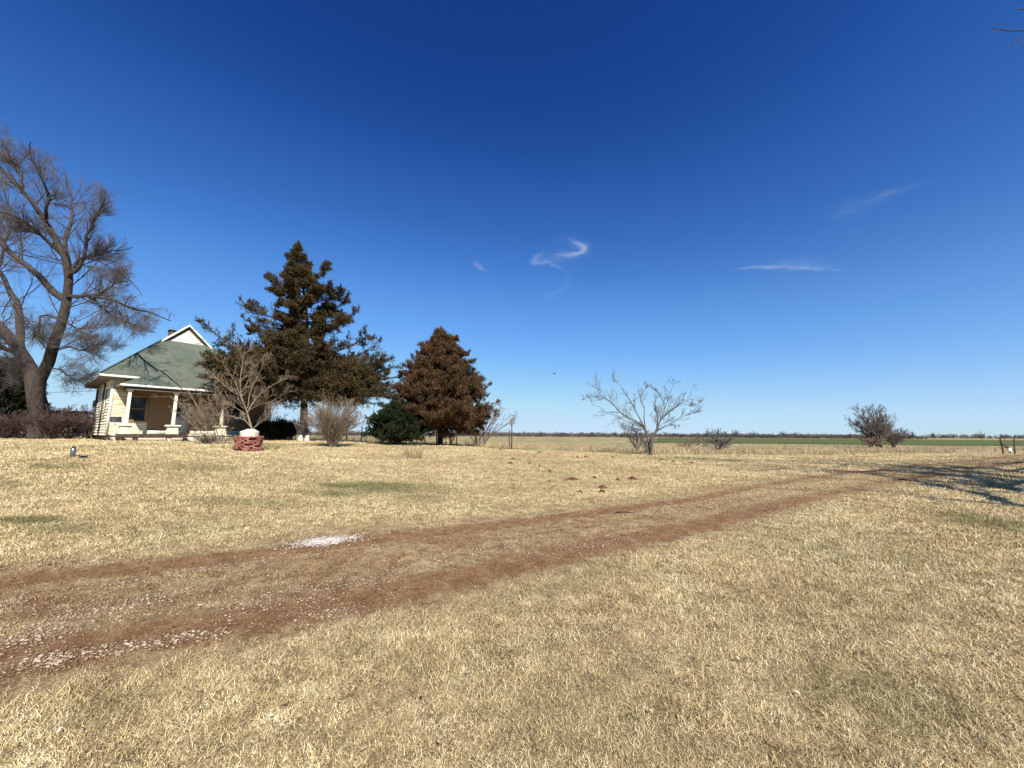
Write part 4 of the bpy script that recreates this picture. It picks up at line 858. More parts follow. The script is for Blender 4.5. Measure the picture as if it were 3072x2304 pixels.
for tx, ty in [(900, 520), (960, 590), (890, 730), (830, 700), (1000, 650), (1090, 690), (1180, 680), (1270, 700), (1350, 780), (940, 800), (1010, 830), (1140, 760), (1230, 600), (1400, 850), (870, 830)]:
    e = pt(*C2(tx, ty), D + 1.2 * (rng.random() - .6)); b0 = base + [rng.normal() * .15, rng.normal() * .15, -.05]; mid = b0 * .5 + e * .5; mid[0] += .12 * (1 - (tx - 830) / 600); mid[2] -= .05; L.append((np.array([b0, mid, e]), .014, .005))
bare_tree('bare_bush', base, L, 'arching leafless bush in front of the porch, left of the well', 'bush', nc=(11, 6, 3), tw='twig_pale', rm=.0042, lf=(.15, .38))
bush(C2(1180, 1080)[0], 17.4, 24, .5, .55, 'low dry stems heaped at the foot of the third porch pier', tw='twig_grey')
# left thicket
for px, d, n, h, s_, lab in [(70, 24.5, 30, 2.1, 1.6, 'dark tangled thicket bush left of the forked trunk'), (150, 22.6, 46, 2.3, 1.3, 'dense sucker thicket wrapped round the base of the forked trunk'),
                             (205, 24.5, 30, 1.9, 1.5, 'brown thicket bush between forked trunk and house'), (262, 24.5, 26, 2.2, 1.2, 'upright thicket bush touching the left house wall'), (10, 24, 32, 2.0, 1.5, 'dark thicket bush cut by the left picture edge')]:
    bush(px, d, n, h, s_, lab, nc=(9, 6, 3), tw='twig_dark', rm=.007, hv=.45, r0=.022, group='thicket bushes at the far left')
for px, d, h, lab in [(200, 36, 3.2, 'pale high brush rising beyond the shed roof end'), (275, 38, 3.0, 'pale brush seen just left of the house corner'), (60, 40, 4.4, 'pale brush seen left of the forked trunk above the shed')]:
    bush(px, d, 26, h, 2.4, lab, nc=(8, 5, 3), tw='twig_grey', rm=.010, group='pale brush beyond the thicket')

# ------------------------------------------------------------------ conifers
def foliage(lv, P, n, l, w, rad, up=.35, out=.5, prand=None):
    """leaf sprays scattered round polylines"""
    m, k, _ = P.shape; idx = np.repeat(np.arange(m), n); N = len(idx); f = rng.random(N) ** .8 * (k - 1); i0 = np.minimum(f.astype(int), k - 2); fr = (f - i0)[:, None]
    p = P[idx, i0] * (1 - fr) + P[idx, i0 + 1] * fr; T = norm(P[idx, i0 + 1] - P[idx, i0]); p = p + rng.normal(size=(N, 3)) * rad
    D = T * out * 1.7 + rng.normal(size=(N, 3)) * .55 + np.array([0, 0, up]); base_r = np.repeat(rng.random(m), n)
    lv.add(p, D, l * (.6 + .8 * rng.random(N)), w * (.6 + .8 * rng.random(N)), rnd=np.clip(.55 * base_r + .45 * rng.random(N), 0, 1))
def conifer(name, base, trunk, tr_r, guides, rand, label, mat, nb=10, ns=6, leafn=26, l=.16, w=.06, rad=.07, up=.35, low=None):
    """trunk = polyline; guides = explicit branch polylines; rand = (n, fn) -> branch polyline"""
    tr = tag(empty(name, base), label, 'tree'); TP = resample(trunk, 20); tb = Tubes().add(local(TP, base), tr_r * (1 - .93 * np.linspace(0, 1, 20)), 9)
    B = np.array([resample(b, 9) for b in guides + rand]); Ln = np.linalg.norm(B[:, -1] - B[:, 0], axis=1)
    R_ = (.012 + .014 * Ln)[:, None] * np.linspace(1, .25, 9)[None]; tb.add(local(B, base), R_, 5); tb.build('trunk', MT['bark'], tr)
    S1, R1 = grow(B, R_, nb, (.22, 1), (42, 12), (.22, .42), 6, .12, (0, 0, .06), .5, .006, flat=.45, tl=.55, lmin=.25)
    S2, R2 = grow(S1, R1, ns, (.2, 1), (38, 12), (.35, .6), 4, .12, (0, 0, .12), .6, .005, flat=.2, tl=.4, lmin=.18)
    lv = Leaves(); Bt = B[:, 4:]; foliage(lv, local(Bt, base), leafn * 2, l, w, rad * .8, up); foliage(lv, local(S1, base), leafn, l, w, rad, up); foliage(lv, local(S2, base), leafn // 2, l * .9, w, rad * .6, up)
    lv.build('crown', MT[mat], tr); return tr
D = 24; base = on(912, D)
TR = np.array([pt(*q, D) for q in C3([(735, 1500), (738, 1380), (742, 1200), (750, 1000), (760, 780), (757, 560), (735, 400), (720, 250), (690, 108)])])
def tat(y, dd=0): q = C3([(np.interp(y, [108, 250, 400, 560, 780, 1500], [690, 720, 735, 757, 760, 735]), y)])[0]; return pt(*q, D)
G3 = []
for (tx, ty), ay, dd, sag in [((690, 100), 200, 0, 0), ((672, 150), 210, .1, 0), ((725, 170), 230, -.1, 0), ((655, 235), 280, -.3, 0), ((770, 225), 300, .2, .05), ((640, 270), 300, .3, .05), ((765, 300), 350, -.3, .05), ((700, 300), 330, -.4, 0), ((720, 360), 380, -.6, 0), ((640, 178), 250, .2, .1), ((605, 298), 330, -.5, .1), ((470, 310), 420, .5, .35), ((500, 400), 470, -.8, .2), ((255, 492), 640, -.3, .5), ((365, 640), 680, 1., .3), ((370, 700), 640, -1.2, .3), ((520, 740), 690, -1.5, .2),
                              ((80, 685), 960, -1.6, 1.25), ((185, 795), 930, -.8, .6), ((475, 765), 900, -1.8, .6), ((50, 1040), 1010, -2.2, .0), ((90, 900), 980, -1., .5), ((300, 850), 960, 1.2, .4), ((160, 1150), 1060, -1.4, -.1), ((620, 1180), 1080, -2, .0), ((300, 1000), 1020, -2.4, .1), ((420, 900), 980, -2.6, .2), ((250, 1130), 1050, -1.8, .0), ((450, 1120), 1060, -2.6, .0),
                              ((900, 242), 380, .2, .25), ((1012, 408), 520, -.5, .2), ((1045, 480), 600, .6, .4), ((1100, 575), 640, -.6, .3), ((940, 390), 450, -1., .1), ((1060, 640), 650, -1.3, .1), ((1178, 742), 880, -.5, .5), ((1243, 795), 960, .5, .7), ((1290, 885), 1060, -.8, .9), ((1378, 945), 1080, -.4, .8), ((1430, 1020), 1080, .4, .2), ((1395, 1170), 1100, -.8, .0), ((1245, 1212), 1110, -1.2, -.1), ((1320, 1100), 1080, -1.8, .1), ((1150, 1180), 1080, -2., .0), ((1120, 960), 1000, -2., .2), ((1220, 1010), 1040, -1., .2), ((870, 800), 900, -2., .3), ((950, 1150), 1060, -2.6, .0), ((800, 1180), 1080, -2.6, 0)]:
    a = tat(ay); e = pt(*C3([(tx, ty)])[0], D + dd); mid = a * .45 + e * .55; mid[2] -= sag * .55; m1 = a * .8 + e * .2; m1[2] -= sag * .15; G3.append(np.array([a, m1, mid, a * .18 + e * .82 - [0, 0, sag * .35], e]))
RB = []
for i in range(115):
    y_ = 230 + 920 * rng.random() ** .75; rp = np.interp(y_, [100, 200, 300, 420, 560, 660, 730, 800, 900, 1000, 1100, 1200], [5, 45, 80, 200, 290, 300, 120, 330, 450, 480, 450, 300]) / 2.37 / F * D * 1.02
    a = tat(y_); az = rng.random() * 2 * PI; az = az if rng.random() < .6 else -PI / 2 + rng.normal() * .7; ln = rp * (.6 + .4 * rng.random()) * (1 - .3 * abs(math.cos(az))); e = a + np.array([math.cos(az) * ln, math.sin(az) * ln * .9, .12 * ln + .15 * rng.normal()])
    mid = a * .45 + e * .55 - [0, 0, .12 * ln]; RB.append(np.array([a, mid, e]))
for i in range(46):
    ey = 850 + 330 * rng.random(); a = tat(min(1080, ey + 60)); e = pt(*C3([(60 + 420 * rng.random() + (ey - 850) * .15, ey)])[0], D - .4 - 2.6 * rng.random()); RB.append(np.array([a, a * .45 + e * .55 - [0, 0, .15], e]))
for i in range(40):
    ey = 930 + 250 * rng.random(); a = tat(min(1080, ey + 40)); e = pt(*C3([(850 + 480 * rng.random(), ey)])[0], D + .8 - 3 * rng.random()); RB.append(np.array([a, a * .45 + e * .55 - [0, 0, .15], e]))
conifer('cedar', base, TR, .25, G3, RB, 'tall ragged dark cedar with tiered branches right of the house', 'cedar', nb=15, ns=7, leafn=30, l=.17, w=.038, rad=.055, up=.4)
# pale stones at the cedar's foot
for px, lab in ((902, 'pale upright stone at the left of the cedar trunk foot'), (923, 'pale split stone at the right of the cedar trunk foot')):
    p = on(px, 23.2); m = MB(); m.lathe([(.15, -.1), (.16, .1), (.10, .3), (.05, .36)], 9, (0, 0, 0), .6); o = m.build('stone', MT['stone_pale'], None, True); o.location = p.tolist(); tag(o, lab, 'stone', 'pale stones at the cedar foot')
# second, rusty cedar
C4 = lambda x, y: (1050 + x / 3.687, 950 + y / 3.687)
D = 24.5; base = on(1320, D); TR = np.array([pt(*C4(x, y), D) for x, y in [(995, 1430), (1000, 1200), (1000, 900), (995, 500), (985, 130)]]); G3 = []
def side(p): 
    return p
for (tx, ty), ay, dd in [((800, 335), 450, 0), ((755, 410), 500, .4), ((690, 475), 640, .5), ((600, 645), 760, 0), ((555, 760), 800, -.5), ((520, 870), 900, .6), ((600, 1000), 960, -.8), ((600, 1130), 1050, -.6), ((1175, 240), 400, 0), ((1095, 235), 340, -.4), ((1290, 415), 540, .3), ((1330, 490), 620, -.4), ((1395, 590), 700, 0), ((1450, 700), 800, .4), ((1510, 770), 850, -.3), ((1548, 860), 930, .4), ((1572, 975), 1000, 0), ((1570, 1060), 1040, -.5), ((1540, 1140), 1080, .3), ((1450, 1225), 1120, -.4), ((1380, 1280), 1130, -.8), ((1210, 1300), 1130, -1.2), ((1080, 1320), 1140, -1.3), ((920, 370), 400, -.5), ((860, 300), 420, -.3), ((900, 1240), 1120, -1.3)]:
    a = pt(*C4(997, ay), D); e = pt(*C4(tx, ty), D + dd); G3.append(np.array([a, a * .45 + e * .55 - [0, 0, .12], e]))
G3.append(np.array([pt(*C4(995, 420), D), pt(*C4(990, 280), D), pt(*C4(984, 150), D)]))
for tx, ty, ay in ((955, 215, 300), (1015, 210, 300), (970, 260, 340), (1040, 270, 350), (930, 290, 370)): a = pt(*C4(995, ay), D); e = pt(*C4(tx, ty), D); G3.append(np.array([a, a * .5 + e * .5, e]))
RB = []
for i in range(230):
    y_ = 230 + 950 * rng.random() ** .8; rp = np.interp(y_, [100, 200, 300, 450, 600, 750, 900, 1000, 1150, 1290], [2, 45, 130, 240, 340, 430, 500, 540, 530, 360]) / 3.687 / F * D
    a = pt(*C4(997, y_ + 40), D); az = rng.random() * 2 * PI; az = az if rng.random() < .55 else -PI / 2 + rng.normal() * .8; ln = rp * (.75 + .27 * rng.random()); e = a + np.array([math.cos(az) * ln + .1, math.sin(az) * ln, .22 * ln * (1 - .8 * (y_ > 950))])
    RB.append(np.array([a, a * .5 + e * .5 - [0, 0, .08 * ln], e]))
conifer('cedar', base, TR, .19, G3, RB, 'dense conical rusty brown cedar standing right of the tall ragged one', 'cedar_rust', nb=11, ns=6, leafn=24, l=.18, w=.036, rad=.05, up=.9)
# low green juniper left of it
D = 22.5; base = on(C4(520, 1400)[0], D); G3 = []; RB = []
for i in range(150):
    az = rng.random() * 2 * PI; el = math.radians(-4 + 80 * rng.random()); ln = (.95 + .65 * rng.random()) * (1.25 if abs(math.cos(az)) > .6 else 1) * (1 - .12 * math.sin(el)); a = base + [rng.normal() * .12, rng.normal() * .12, .15 + .9 * rng.random()]
    e = base + np.array([math.cos(az) * math.cos(el) * ln * 1.0, math.sin(az) * math.cos(el) * ln * .9, .35 + math.sin(el) * 1.95 * (.85 + .2 * rng.random())]); RB.append(np.array([a, a * .5 + e * .5 - [0, 0, .06], e]))
conifer('juniper_bush', base, np.array([base - [0, 0, .1], base + [0, 0, .8], base + [.05, 0, 1.7]]), .09, [], RB, 'low dark green juniper crouched against the left of the rusty cedar', 'juniper', nb=8, ns=5, leafn=16, l=.13, w=.05, rad=.06, up=.45)
# dark conifer at left picture edge
D = 27; base = on(-60, D); RB = []
TR = np.array([base, base + [0, 0, 2.5], base + [0, 0, 5.9]])
for i in range(130):
    z_ = .9 + 4.8 * rng.random(); rp = np.interp(z_, [.7, 1.5, 3.5, 5.9], [3.2, 3.7, 3.0, .4]); az = rng.random() * 2 * PI; ln = rp * (.6 + .4 * rng.random()); a = base + [0, 0, z_]; e = a + np.array([math.cos(az) * ln, math.sin(az) * ln, .12 * ln - .1]); RB.append(np.array([a, a * .5 + e * .5 - [0, 0, .1], e]))
conifer('cedar', base, TR, .16, [], RB, 'dark evergreen cut off by the left picture edge', 'juniper', nb=8, ns=5, leafn=16, l=.18, w=.07, rad=.08)
# dark hedge under the cedar behind the porch end
base = on(830, 25.5); RB = []
for i in range(90):
    a = base + [(rng.random() - .5) * 2.2, (rng.random() - .5) * .8, 0]; e = a + [rng.normal() * .35, rng.normal() * .3, .75 + .35 * rng.random()]; RB.append(np.array([a, a * .5 + e * .5 + rng.normal(size=3) * .05, e]))
conifer('evergreen_bush', base, np.array([base, base + [0, 0, .3], base + [0, 0, .5]]), .05, [], RB, 'low dark evergreen bush between the porch end and the cedar trunk', 'juniper', nb=7, ns=4, leafn=12, l=.11, w=.05, rad=.06)

# ------------------------------------------------------------------ large tree to the right, outside the frame (casts the branch shadows)
LD = -SUN
base = np.array([17.8, 1.5, g(17.8, 1.5)]); tr = tag(empty('shade_tree', base), 'leafless tree mostly past the right edge, twig tips showing in the top right corner', 'tree')
def fromshadow(px, py, h):
    s_ = hit(px, py); return s_ - LD * ((h) / -LD[2])
tk_ = np.array([base - [0, 0, .2], base + [-.1, .2, 2], base + [-.3, .5, 4.2]])
hub = tk_[-1]; LB = []
for pts in [[(3072, 1478, 5.5), (2950, 1440, 7), (2830, 1424, 8), (2700, 1412, 9.2), (2560, 1416, 10.4), (2420, 1409, 11.5), (2290, 1402, 12.3)],
            [(3000, 1428, 8), (2900, 1416, 9.2), (2780, 1404, 10.2), (2640, 1394, 11.2), (2480, 1392, 12.2), (2300, 1388, 13), (2170, 1378, 13.8)],
            [(3060, 1418, 9), (2930, 1402, 10.5), (2800, 1408, 11.2), (2700, 1400, 12), (2540, 1386, 12.8), (2380, 1380, 13.4)],
            [(3072, 1520, 5.2), (2980, 1492, 6), (2870, 1470, 6.8), (2780, 1452, 7.6), (2690, 1434, 8.6), (2620, 1424, 9.4)],
                        [(3150, 1450, 7.5), (3040, 1446, 8.4), (2950, 1430, 9.2), (2860, 1426, 9.8), (2760, 1432, 10.4)],
            [(3150, 1400, 10), (3060, 1410, 11), (2960, 1418, 11.4), (2860, 1398, 12.2)], [(3150, 1385, 10), (3000, 1392, 11), (2850, 1388, 12), (2700, 1384, 12.6), (2500, 1378, 13.4)], [(3150, 1440, 8), (3000, 1462, 8.6), (2900, 1455, 9.4), (2780, 1440, 10.4)]]:
    P = np.array([fromshadow(*q) for q in pts]); LB.append(np.vstack([hub * .999, hub * .6 + P[0] * .4 + [0, 0, .2], P]))
LB = np.array([resample(l, 18) for l in LB]); t_ = np.linspace(0, 1, 18); R_ = (.16 * (1 - t_) ** .8 + .035)[None].repeat(len(LB), 0)
tb = Tubes().add(local(resample(tk_, 10), base), np.linspace(.45, .3, 10), 12).add(local(LB, base), R_, 7)
for az, el, ln in [(.3, 50, 7), (1.2, 60, 7), (-.6, 45, 6.5), (-1.6, 50, 6), (2.6, 62, 5.5), (-2.6, 60, 5)]:
    e = hub + np.array([math.cos(az) * math.cos(math.radians(el)), math.sin(az) * math.cos(math.radians(el)), math.sin(math.radians(el))]) * ln; LB2 = resample(np.array([hub, hub * .5 + e * .5 + [0, 0, .4], e]), 18)[None]
    LB = np.r_[LB, LB2]; tb.add(local(LB2, base), R_[:1], 7); R_ = np.r_[R_, R_[:1]]
tips = [[(3200, 30), (3110, 22), (3072, 26), (3046, 28)], [(3250, 110), (3150, 84), (3060, 92), (3020, 91), (2975, 84)], [(3200, 60), (3110, 92), (3060, 118), (3035, 132), (3018, 144)], [(3150, 100), (3090, 118), (3066, 142)], [(3160, -30), (3100, -8), (3060, 0)]]
TPs = []
for q in tips: e = np.array([pt(x_, y_, 8.4) for x_, y_ in q]); TPs.append(resample(e, 18))
TPs = np.array(TPs); TR_ = np.linspace(.03, .008, 18)[None].repeat(len(TPs), 0); tb.add(local(TPs, base), TR_, 5)
j = resample(np.array([hub, hub * .5 + TPs[1][0] * .5 + [.5, 0, .8], TPs[1][0]]), 18)[None]
j2 = np.array([resample(np.array([j[0, 12], j[0, 12] * .5 + T_[0] * .5, T_[0]]), 18) for T_ in TPs]); tb.add(local(j, base), np.linspace(.12, .04, 18)[None], 6).add(local(j2, base), np.full((len(j2), 18), .03), 5)
P1, R1 = grow(LB, np.minimum(R_, .06), 19, (.3, 1), (30, 10), (.16, .36), 8, .12, (0, 0, .02), .8, .018); tb.add(local(P1, base), R1, 5); tb.build('trunk', MT['bark'], tr)
P2, R2 = grow(P1, R1, 8, (.15, 1), (34, 10), (.3, .55), 5, .12, (0, 0, 0), .7, .013); P3, R3 = grow(P2, R2, 4, (.2, 1), (36, 10), (.3, .5), 4, .14, (0, 0, 0), .65, .007)
P4, R4 = grow(TPs, TR_, 2, (.3, .9), (35, 8), (.1, .2), 5, .1, (0, 0, 0), .6, .007)
def outside(P):      # keep only twigs that stay beyond the picture's right side
    c = (P.reshape(-1, 3) - [0, 0, EYE]) @ CR; ok = (c[:, 2] > -.05) | (c[:, 0] / np.maximum(-c[:, 2], 1e-3) > 1.345); return ok.reshape(P.shape[:2]).all(1)
k2 = outside(P2); k3 = outside(P3)
Tubes().add(local(P2[k2], base), R2[k2], 4).add(local(P3[k3], base), R3[k3], 3).add(local(P4, base), R4, 4).build('crown', MT['twig_pale'], tr)

# ------------------------------------------------------------------ ground details
for (x_, y_, w_, h_, lab), (c, rx_, ry) in zip(ML_, MPOS):
    hh = min(max(.05, h_ * 1.0 / 2.765 / F * c[1]), .2)
    nA, nR = 20, 6; m = MB(); m.v = [(0, 0, hh)]; ph = rng.random(4) * 6
    for k in range(1, nR + 1):
        for i in range(nA):
            a = 2 * PI * i / nA; r_ = k / nR * (1 + .22 * math.sin(2 * a + ph[0]) + .14 * math.sin(5 * a + ph[1]) + .1 * (rng.random() - .5)); X2, Y2 = rx_ * r_ * math.cos(a), ry * r_ * math.sin(a)
            m.v.append((X2, Y2, g(c[0] + X2, c[1] + Y2) - c[2] + hh * (math.cos(min(1, k / nR) * PI) * .5 + .5) * (1 + .5 * (rng.random() - .5)) + (.012 if k < nR else -.02)))
    for i in range(nA): j_ = (i + 1) % nA; m.f.append([0, 1 + i, 1 + j_]); [m.f.append([1 + (k - 1) * nA + i, 1 + k * nA + i, 1 + k * nA + j_, 1 + (k - 1) * nA + j_]) for k in range(1, nR)]
    o = m.build('dirt_mound', MT['mound'], None, True); o.location = c.tolist(); tag(o, lab or 'tiny low crumb of dug dark soil in the yard grass', 'mound', 'mole mounds in the yard')
# dry tufts and leafy clumps
def tuft(name, px, py, n, h, s_, mat, label, cat, w=.02, lean=.5):
    c = hit(px, py); lv = Leaves(); a = rng.random(n) * 2 * PI; r_ = np.sqrt(rng.random(n)) * s_; p = np.c_[np.cos(a) * r_, np.sin(a) * r_ * .7, np.full(n, -.02)]
    lv.add(p, np.c_[np.cos(a) * lean * rng.random(n), np.sin(a) * lean * rng.random(n), np.ones(n)] + rng.normal(size=(n, 3)) * .12, h * (.4 + .6 * rng.random(n)), w); o = lv.build(name, mat); o.location = c.tolist(); tag(o, label, cat); return o
tuft('grass_clump', 1240, 1374, 420, .62, .34, MT['reed'], 'upright tuft of tall dry grass alone in the yard', 'grass clump', .014, .45)
tuft('grass_clump', 1215, 1374, 160, .26, .3, MT['reed'], 'low brown skirt of stems left of the upright dry tuft', 'grass clump', .013, .9)
tuft('leafy_clump', *C2(1330, 1185), 90, .34, .5, MT['yucca'], 'flopped yellow green strap leaves at the left of the brick well', 'plant', .035, 1.6)
tuft('leafy_clump', *C2(1720, 1195), 80, .30, .42, MT['yucca'], 'flopped yellow green strap leaves at the right of the brick well', 'plant', .035, 1.6)
tuft('dry_stems', *C2(1250, 1130), 220, .5, .9, MT['reed'], 'dry tan stems below the arching bush before the porch', 'plant', .018, .8)
# stick on the drive
c = hit(1874, 1542); P = np.array([[-.16, .02, .02], [-.05, -.01, .035], [.06, .01, .025], [.18, -.03, .02]]); st = empty('stick', c); tag(st, 'short dark broken stick lying on the drive', 'stick')
Tubes().add(resample(P, 10), np.linspace(.014, .007, 10), 6).build('shaft', MT['dark'], st); Tubes().add(np.array([[.02, 0, .03], [.06, .05, .05], [.09, .09, .05]]), np.array([.006, .005, .003]), 5).build('side_twig', MT['dark'], st)
# fallen leaves in the foreground
def leaf(p, rz, s_, tip):
    m = MB(); m.v = [(0, 0, .0), (.5, .22, .10), (1, .0, .02), (.5, -.22, .13), (.25, .16, .05), (.25, -.16, .06), (.78, .14, .1), (.78, -.13, .09)]; m.v = [(x_ * s_, y_ * s_, z_ * s_) for x_, y_, z_ in m.v]
    m.f = [[0, 5, 4], [4, 5, 3, 1], [1, 3, 7, 6], [6, 7, 2]]; o = np_mesh('fallen_leaf', m.v, sum(m.f, []), [len(f_) for f_ in m.f], MT['leaf'], None, False, {'rnd': np.full(8, tip)}); o.location = p; o.rotation_euler = (.3 * rng.normal(), .3 * rng.normal(), rz); return o
for px, py in [(215, 1990), (605, 1830), (820, 2170), (640, 2280), (700, 2120), (1180, 2265), (1320, 2262), (1270, 2100), (1400, 2040), (2150, 2018), (2220, 2000), (2380, 2090), (2900, 2140), (2030, 1920), (2080, 1850), (1960, 2160), (2350, 2190), (2660, 1940), (1650, 1900), (1700, 2060), (1100, 2262), (2960, 2250), (2480, 1860), (2000, 1740), (480, 2120), (170, 2230), (1500, 2230), (1840, 2240), (2560, 2230), (2750, 2080)]:
    c = hit(px, py); o = leaf((c[0], c[1], c[2] + .035), rng.random() * 6.3, .022 + .022 * rng.random(), .2 + .8 * rng.random()); tag(o, 'curled pale dead leaf caught in the foreground grass', 'leaf', 'dead leaves in the foreground grass')
# bird
p = pt(1662, 1121, 60); bd = tag(empty('bird', p, .4), 'small dark bird flying in the open sky above the yard', 'bird')
Tubes().add(np.array([[-.22, 0, -.02], [-.1, 0, .01], [.03, 0, .02], [.14, 0, .02], [.2, 0, .0]]), np.array([.01, .05, .065, .04, .012]), 8).build('body', MT['dark'], bd)
for s_ in (-1, 1): m = MB(); m.slab([(.08, .03 * s_, .03), (.14, .22 * s_, .12), (.0, .5 * s_, .16), (-.04, .24 * s_, .1), (-.08, .04 * s_, .03)][::s_], .012); m.build('wing', MT['dark'], bd)

# ------------------------------------------------------------------ distant wood and trees
def mass(n, fx, fd, fh, name, kindlab, leaf_s=1.0, per=46, mat='treeline'):
    lv = Leaves()
    x = fx(n); d = fd(x); h = fh(x); idx = np.repeat(np.arange(n), per); N = len(idx); u1 = rng.normal(size=(N, 3)); u1 = norm(u1) * (rng.random(N) ** .4)[:, None]
    hh = h[idx]; p = np.c_[x[idx] + u1[:, 0] * hh * .55, d[idx] + u1[:, 1] * hh * .5, gz(x, d)[idx] + hh * (.5 + .5 * u1[:, 2])]
    lv.add(p, np.c_[rng.normal(size=N) * .4, rng.normal(size=N) * .4, np.ones(N)], hh * .28 * (.5 + rng.random(N)), hh * .10, rnd=np.clip(.6 * rng.random(n)[idx] + .5 * rng.random(N), 0, 1)); o = lv.build(name, MT[mat]); return tag(o, kindlab, 'wood', kind='stuff')
mass(2600, lambda n: -260 + 620 * rng.random(n), lambda x: 330 + 40 * rng.random(len(x)) - .12 * x * (x < 60), lambda x: 1.6 + 2.2 * rng.random(len(x)), 'hedgerow', 'dark grey brown leafless wood along the far side of the fields')
mass(3200, lambda n: -900 + 2600 * rng.random(n), lambda x: 640 + 120 * rng.random(len(x)), lambda x: 3.0 + 5.0 * rng.random(len(x)) ** 2, 'distant_wood', 'thin line of far wood on the horizon', per=30)
for px, d, h, w_, lab in [(2130, 330, 8.0, 1.2, 'rounded bare tree, leftmost of the three taller ones on the skyline'), (2155, 335, 9.2, 1.1, 'tallest bare skyline tree between two lower ones'), (2175, 340, 7.2, .8, 'thin bare tree, right of the tallest skyline one'), (2205, 330, 8.0, 1.7, 'broad bare twin crowned tree on the skyline'),
                          (2348, 380, 7.8, 1.5, 'broad low bare tree on the skyline left of the lone pasture tree'), (2386, 380, 6.8, 1.0, 'small bare skyline tree right beside the broad low one'), (2262, 370, 7.8, 1.3, 'bare tree on the skyline above the left end of the green field'), (2735, 400, 8.2, .8, 'slim bare skyline tree right of the lone pasture tree'),
                          (2798, 420, 7.5, .7, 'slim bare skyline tree, middle of the right horizon'), (2943, 390, 8.6, 1.2, 'bare skyline tree left of the gate posts'), (3012, 400, 7.0, 1.0, 'bare skyline tree directly above the gate posts'), (1848, 340, 5.2, 1.0, 'small bare tree in the far wood left of the yard tree'), (1622, 340, 5.4, 1.4, 'low bare tree in the far wood right of the feeder pole')]:
    base = on(px, d); base[0] = pt(px, 1304, d)[0]; L = []
    for i in range(8): a = rng.random() * 6.3; s_ = h * .38 * w_ * math.sqrt(rng.random()); e = base + [math.cos(a) * s_, math.sin(a) * s_, h * (.75 + .3 * rng.random()) * (1 - .3 * (s_ / (h * .38 * w_)) ** 2)]; L.append((np.array([base, base + [0, 0, h * .25], base * .45 + e * .55 + [0, 0, .3], e]), .22, .07))
    bare_tree('distant_tree', base, L, lab, nc=(7, 5, 0), tw='twig', rm=.06, lf=(.25, .45), group='bare trees on the skyline', trop=.1)

# ------------------------------------------------------------------ cirrus
t = NT('cirrus_mat'); uv = t.coord('UV'); sx = t.t.nodes.new('ShaderNodeSeparateXYZ'); t.t.links.new(uv, sx.inputs[0])
v_ = t.math('ABSOLUTE', sx.outputs[1]); e_ = t.math('SUBTRACT', 1, v_, True); e_ = t.math('POWER', e_, 2.8)
n_ = t.noise(t.scale(t.coord(), (.0016, .0016, .0016)), 1, 7, .68, 1.2); e_ = t.math('MULTIPLY', e_, t.ramp(n_, [(.28, 0.), (.78, 1.)])); e_ = t.math('MULTIPLY', e_, t.attr('fade'))
tl_ = t.t.nodes.new('ShaderNodeBsdfTranslucent'); tl_.inputs[0].default_value = (.86, .93, 1, 1); df = t.t.nodes.new('ShaderNodeBsdfDiffuse'); df.inputs[0].default_value = (.86, .93, 1, 1); ad = t.t.nodes.new('ShaderNodeMixShader'); ad.inputs[0].default_value = .5
t.t.links.new(df.outputs[0], ad.inputs[1]); t.t.links.new(tl_.outputs[0], ad.inputs[2]); tp = t.t.nodes.new('ShaderNodeBsdfTransparent'); mx_ = t.t.nodes.new('ShaderNodeMixShader')
t.t.links.new(e_, mx_.inputs[0]); t.t.links.new(tp.outputs[0], mx_.inputs[1]); t.t.links.new(ad.outputs[0], mx_.inputs[2]); t.t.links.new(mx_.outputs[0], t.out.inputs[0]); MT['cirrus'] = t.m
ALT = 2600.
def sky(px, py): v = ray(px, py); return v * (ALT / v[2])
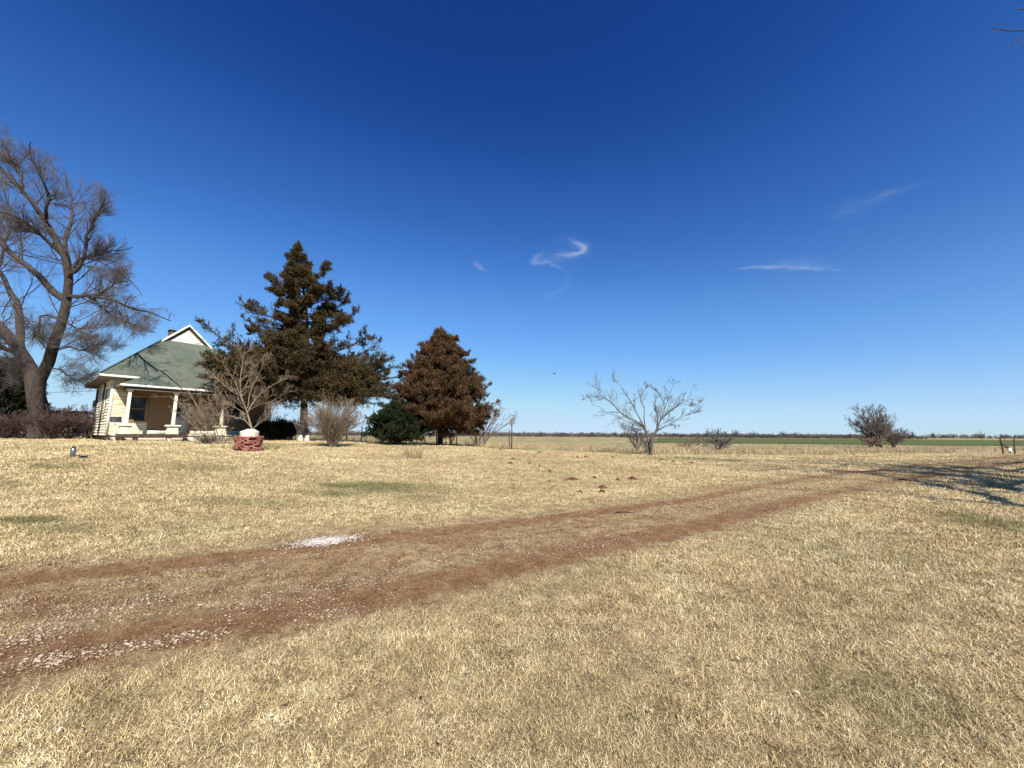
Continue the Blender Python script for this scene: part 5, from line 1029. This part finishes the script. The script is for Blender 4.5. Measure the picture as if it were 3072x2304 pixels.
def cloud(ribs, label):
    V = []; Q = []; UV = []; FA = []; 
    for pts, wd, fa in ribs:
        C = resample(np.array([sky(*p) for p in pts]), 30); n = len(C); T_ = norm(np.gradient(C, axis=0)); b0 = len(V)
        wpx = np.interp(np.linspace(0, 1, n), np.linspace(0, 1, len(wd)), wd)
        for i in range(n):
            r0 = np.linalg.norm(C[i]); up = np.array([C[i][0], C[i][1], 0]) / np.hypot(*C[i][:2]); sdw = np.cross(T_[i], [0, 0, 1]); k0 = wpx[i] / F * r0; el = C[i][2] / r0
            stretch = abs(sdw @ up) / el + (1 - abs(sdw @ up)); hz = 5 * i / n
            for j_ in range(5): V.append(C[i] + sdw * k0 * stretch * (j_ - 2) / 2 + [0, 0, EYE + 10 * math.sin(j_ + i)]); FA.append(.60 * fa * math.sin(PI * (i + .5) / n) ** .7)
        for i in range(n - 1):
            for j_ in range(4): Q.append([b0 + i * 5 + j_, b0 + i * 5 + j_ + 1, b0 + (i + 1) * 5 + j_ + 1, b0 + (i + 1) * 5 + j_]); UV += [(i / n, (j_ - 2) / 2), (i / n, (j_ - 1) / 2), ((i + 1) / n, (j_ - 1) / 2), ((i + 1) / n, (j_ - 2) / 2)]
    V = np.array(V); c = V.mean(0); o = np_mesh('cloud', V - c, np.array(Q).ravel(), np.full(len(Q), 4), MT['cirrus'], None, True, {'fade': FA}, uv=np.array(UV)); o.location = c.tolist(); tag(o, label, 'cloud', 'thin cirrus wisps')
    o.visible_shadow = True
S = 1300 / 2212
def sk_(pts): return [(1400 + a * S, 600 + b * S) for a, b in pts]
cloud([(sk_([(520, 195), (560, 220), (605, 240), (575, 272), (510, 282), (440, 272)]), [6, 14, 18, 14, 16, 8], .75), (sk_([(400, 255), (360, 290), (340, 320), (410, 318), (450, 335), (495, 360)]), [10, 22, 16, 12, 12, 6], .55), (sk_([(490, 350), (520, 400), (490, 450), (440, 480), (360, 540)]), [8, 16, 22, 20, 10], .14), (sk_([(440, 215), (520, 200), (590, 250), (480, 290), (350, 310)]), [20, 30, 40, 50, 30], .22)], 'bright curled hook of cirrus at the middle of the sky')
cloud([(sk_([(30, 310), (55, 335), (90, 360), (105, 365)]), [10, 14, 12, 6], .5), (sk_([(60, 290), (60, 330), (80, 360)]), [14, 22, 14], .15)], 'tiny cirrus puff left of the hooked cloud')
cloud([(sk_([(1340, 352), (1480, 343), (1620, 342), (1760, 350), (1930, 358)]), [3, 10, 13, 11, 4], .62), (sk_([(1500, 330), (1660, 318), (1780, 330), (1900, 345)]), [8, 26, 22, 10], .16)], 'flat spindle of cirrus low in the right sky')
cloud([([(2480, 660), (2550, 630), (2620, 600), (2700, 570), (2800, 545)], [20, 45, 28, 16, 8], .17), ([(2620, 600), (2660, 582), (2700, 566)], [8, 12, 6], .2)], 'faint slanting cirrus streak high in the right sky')
cloud([([(250, 1075), (330, 1062), (420, 1055), (520, 1070)], [12, 26, 24, 10], .25)], 'faint pale cirrus low above the house roof slope')
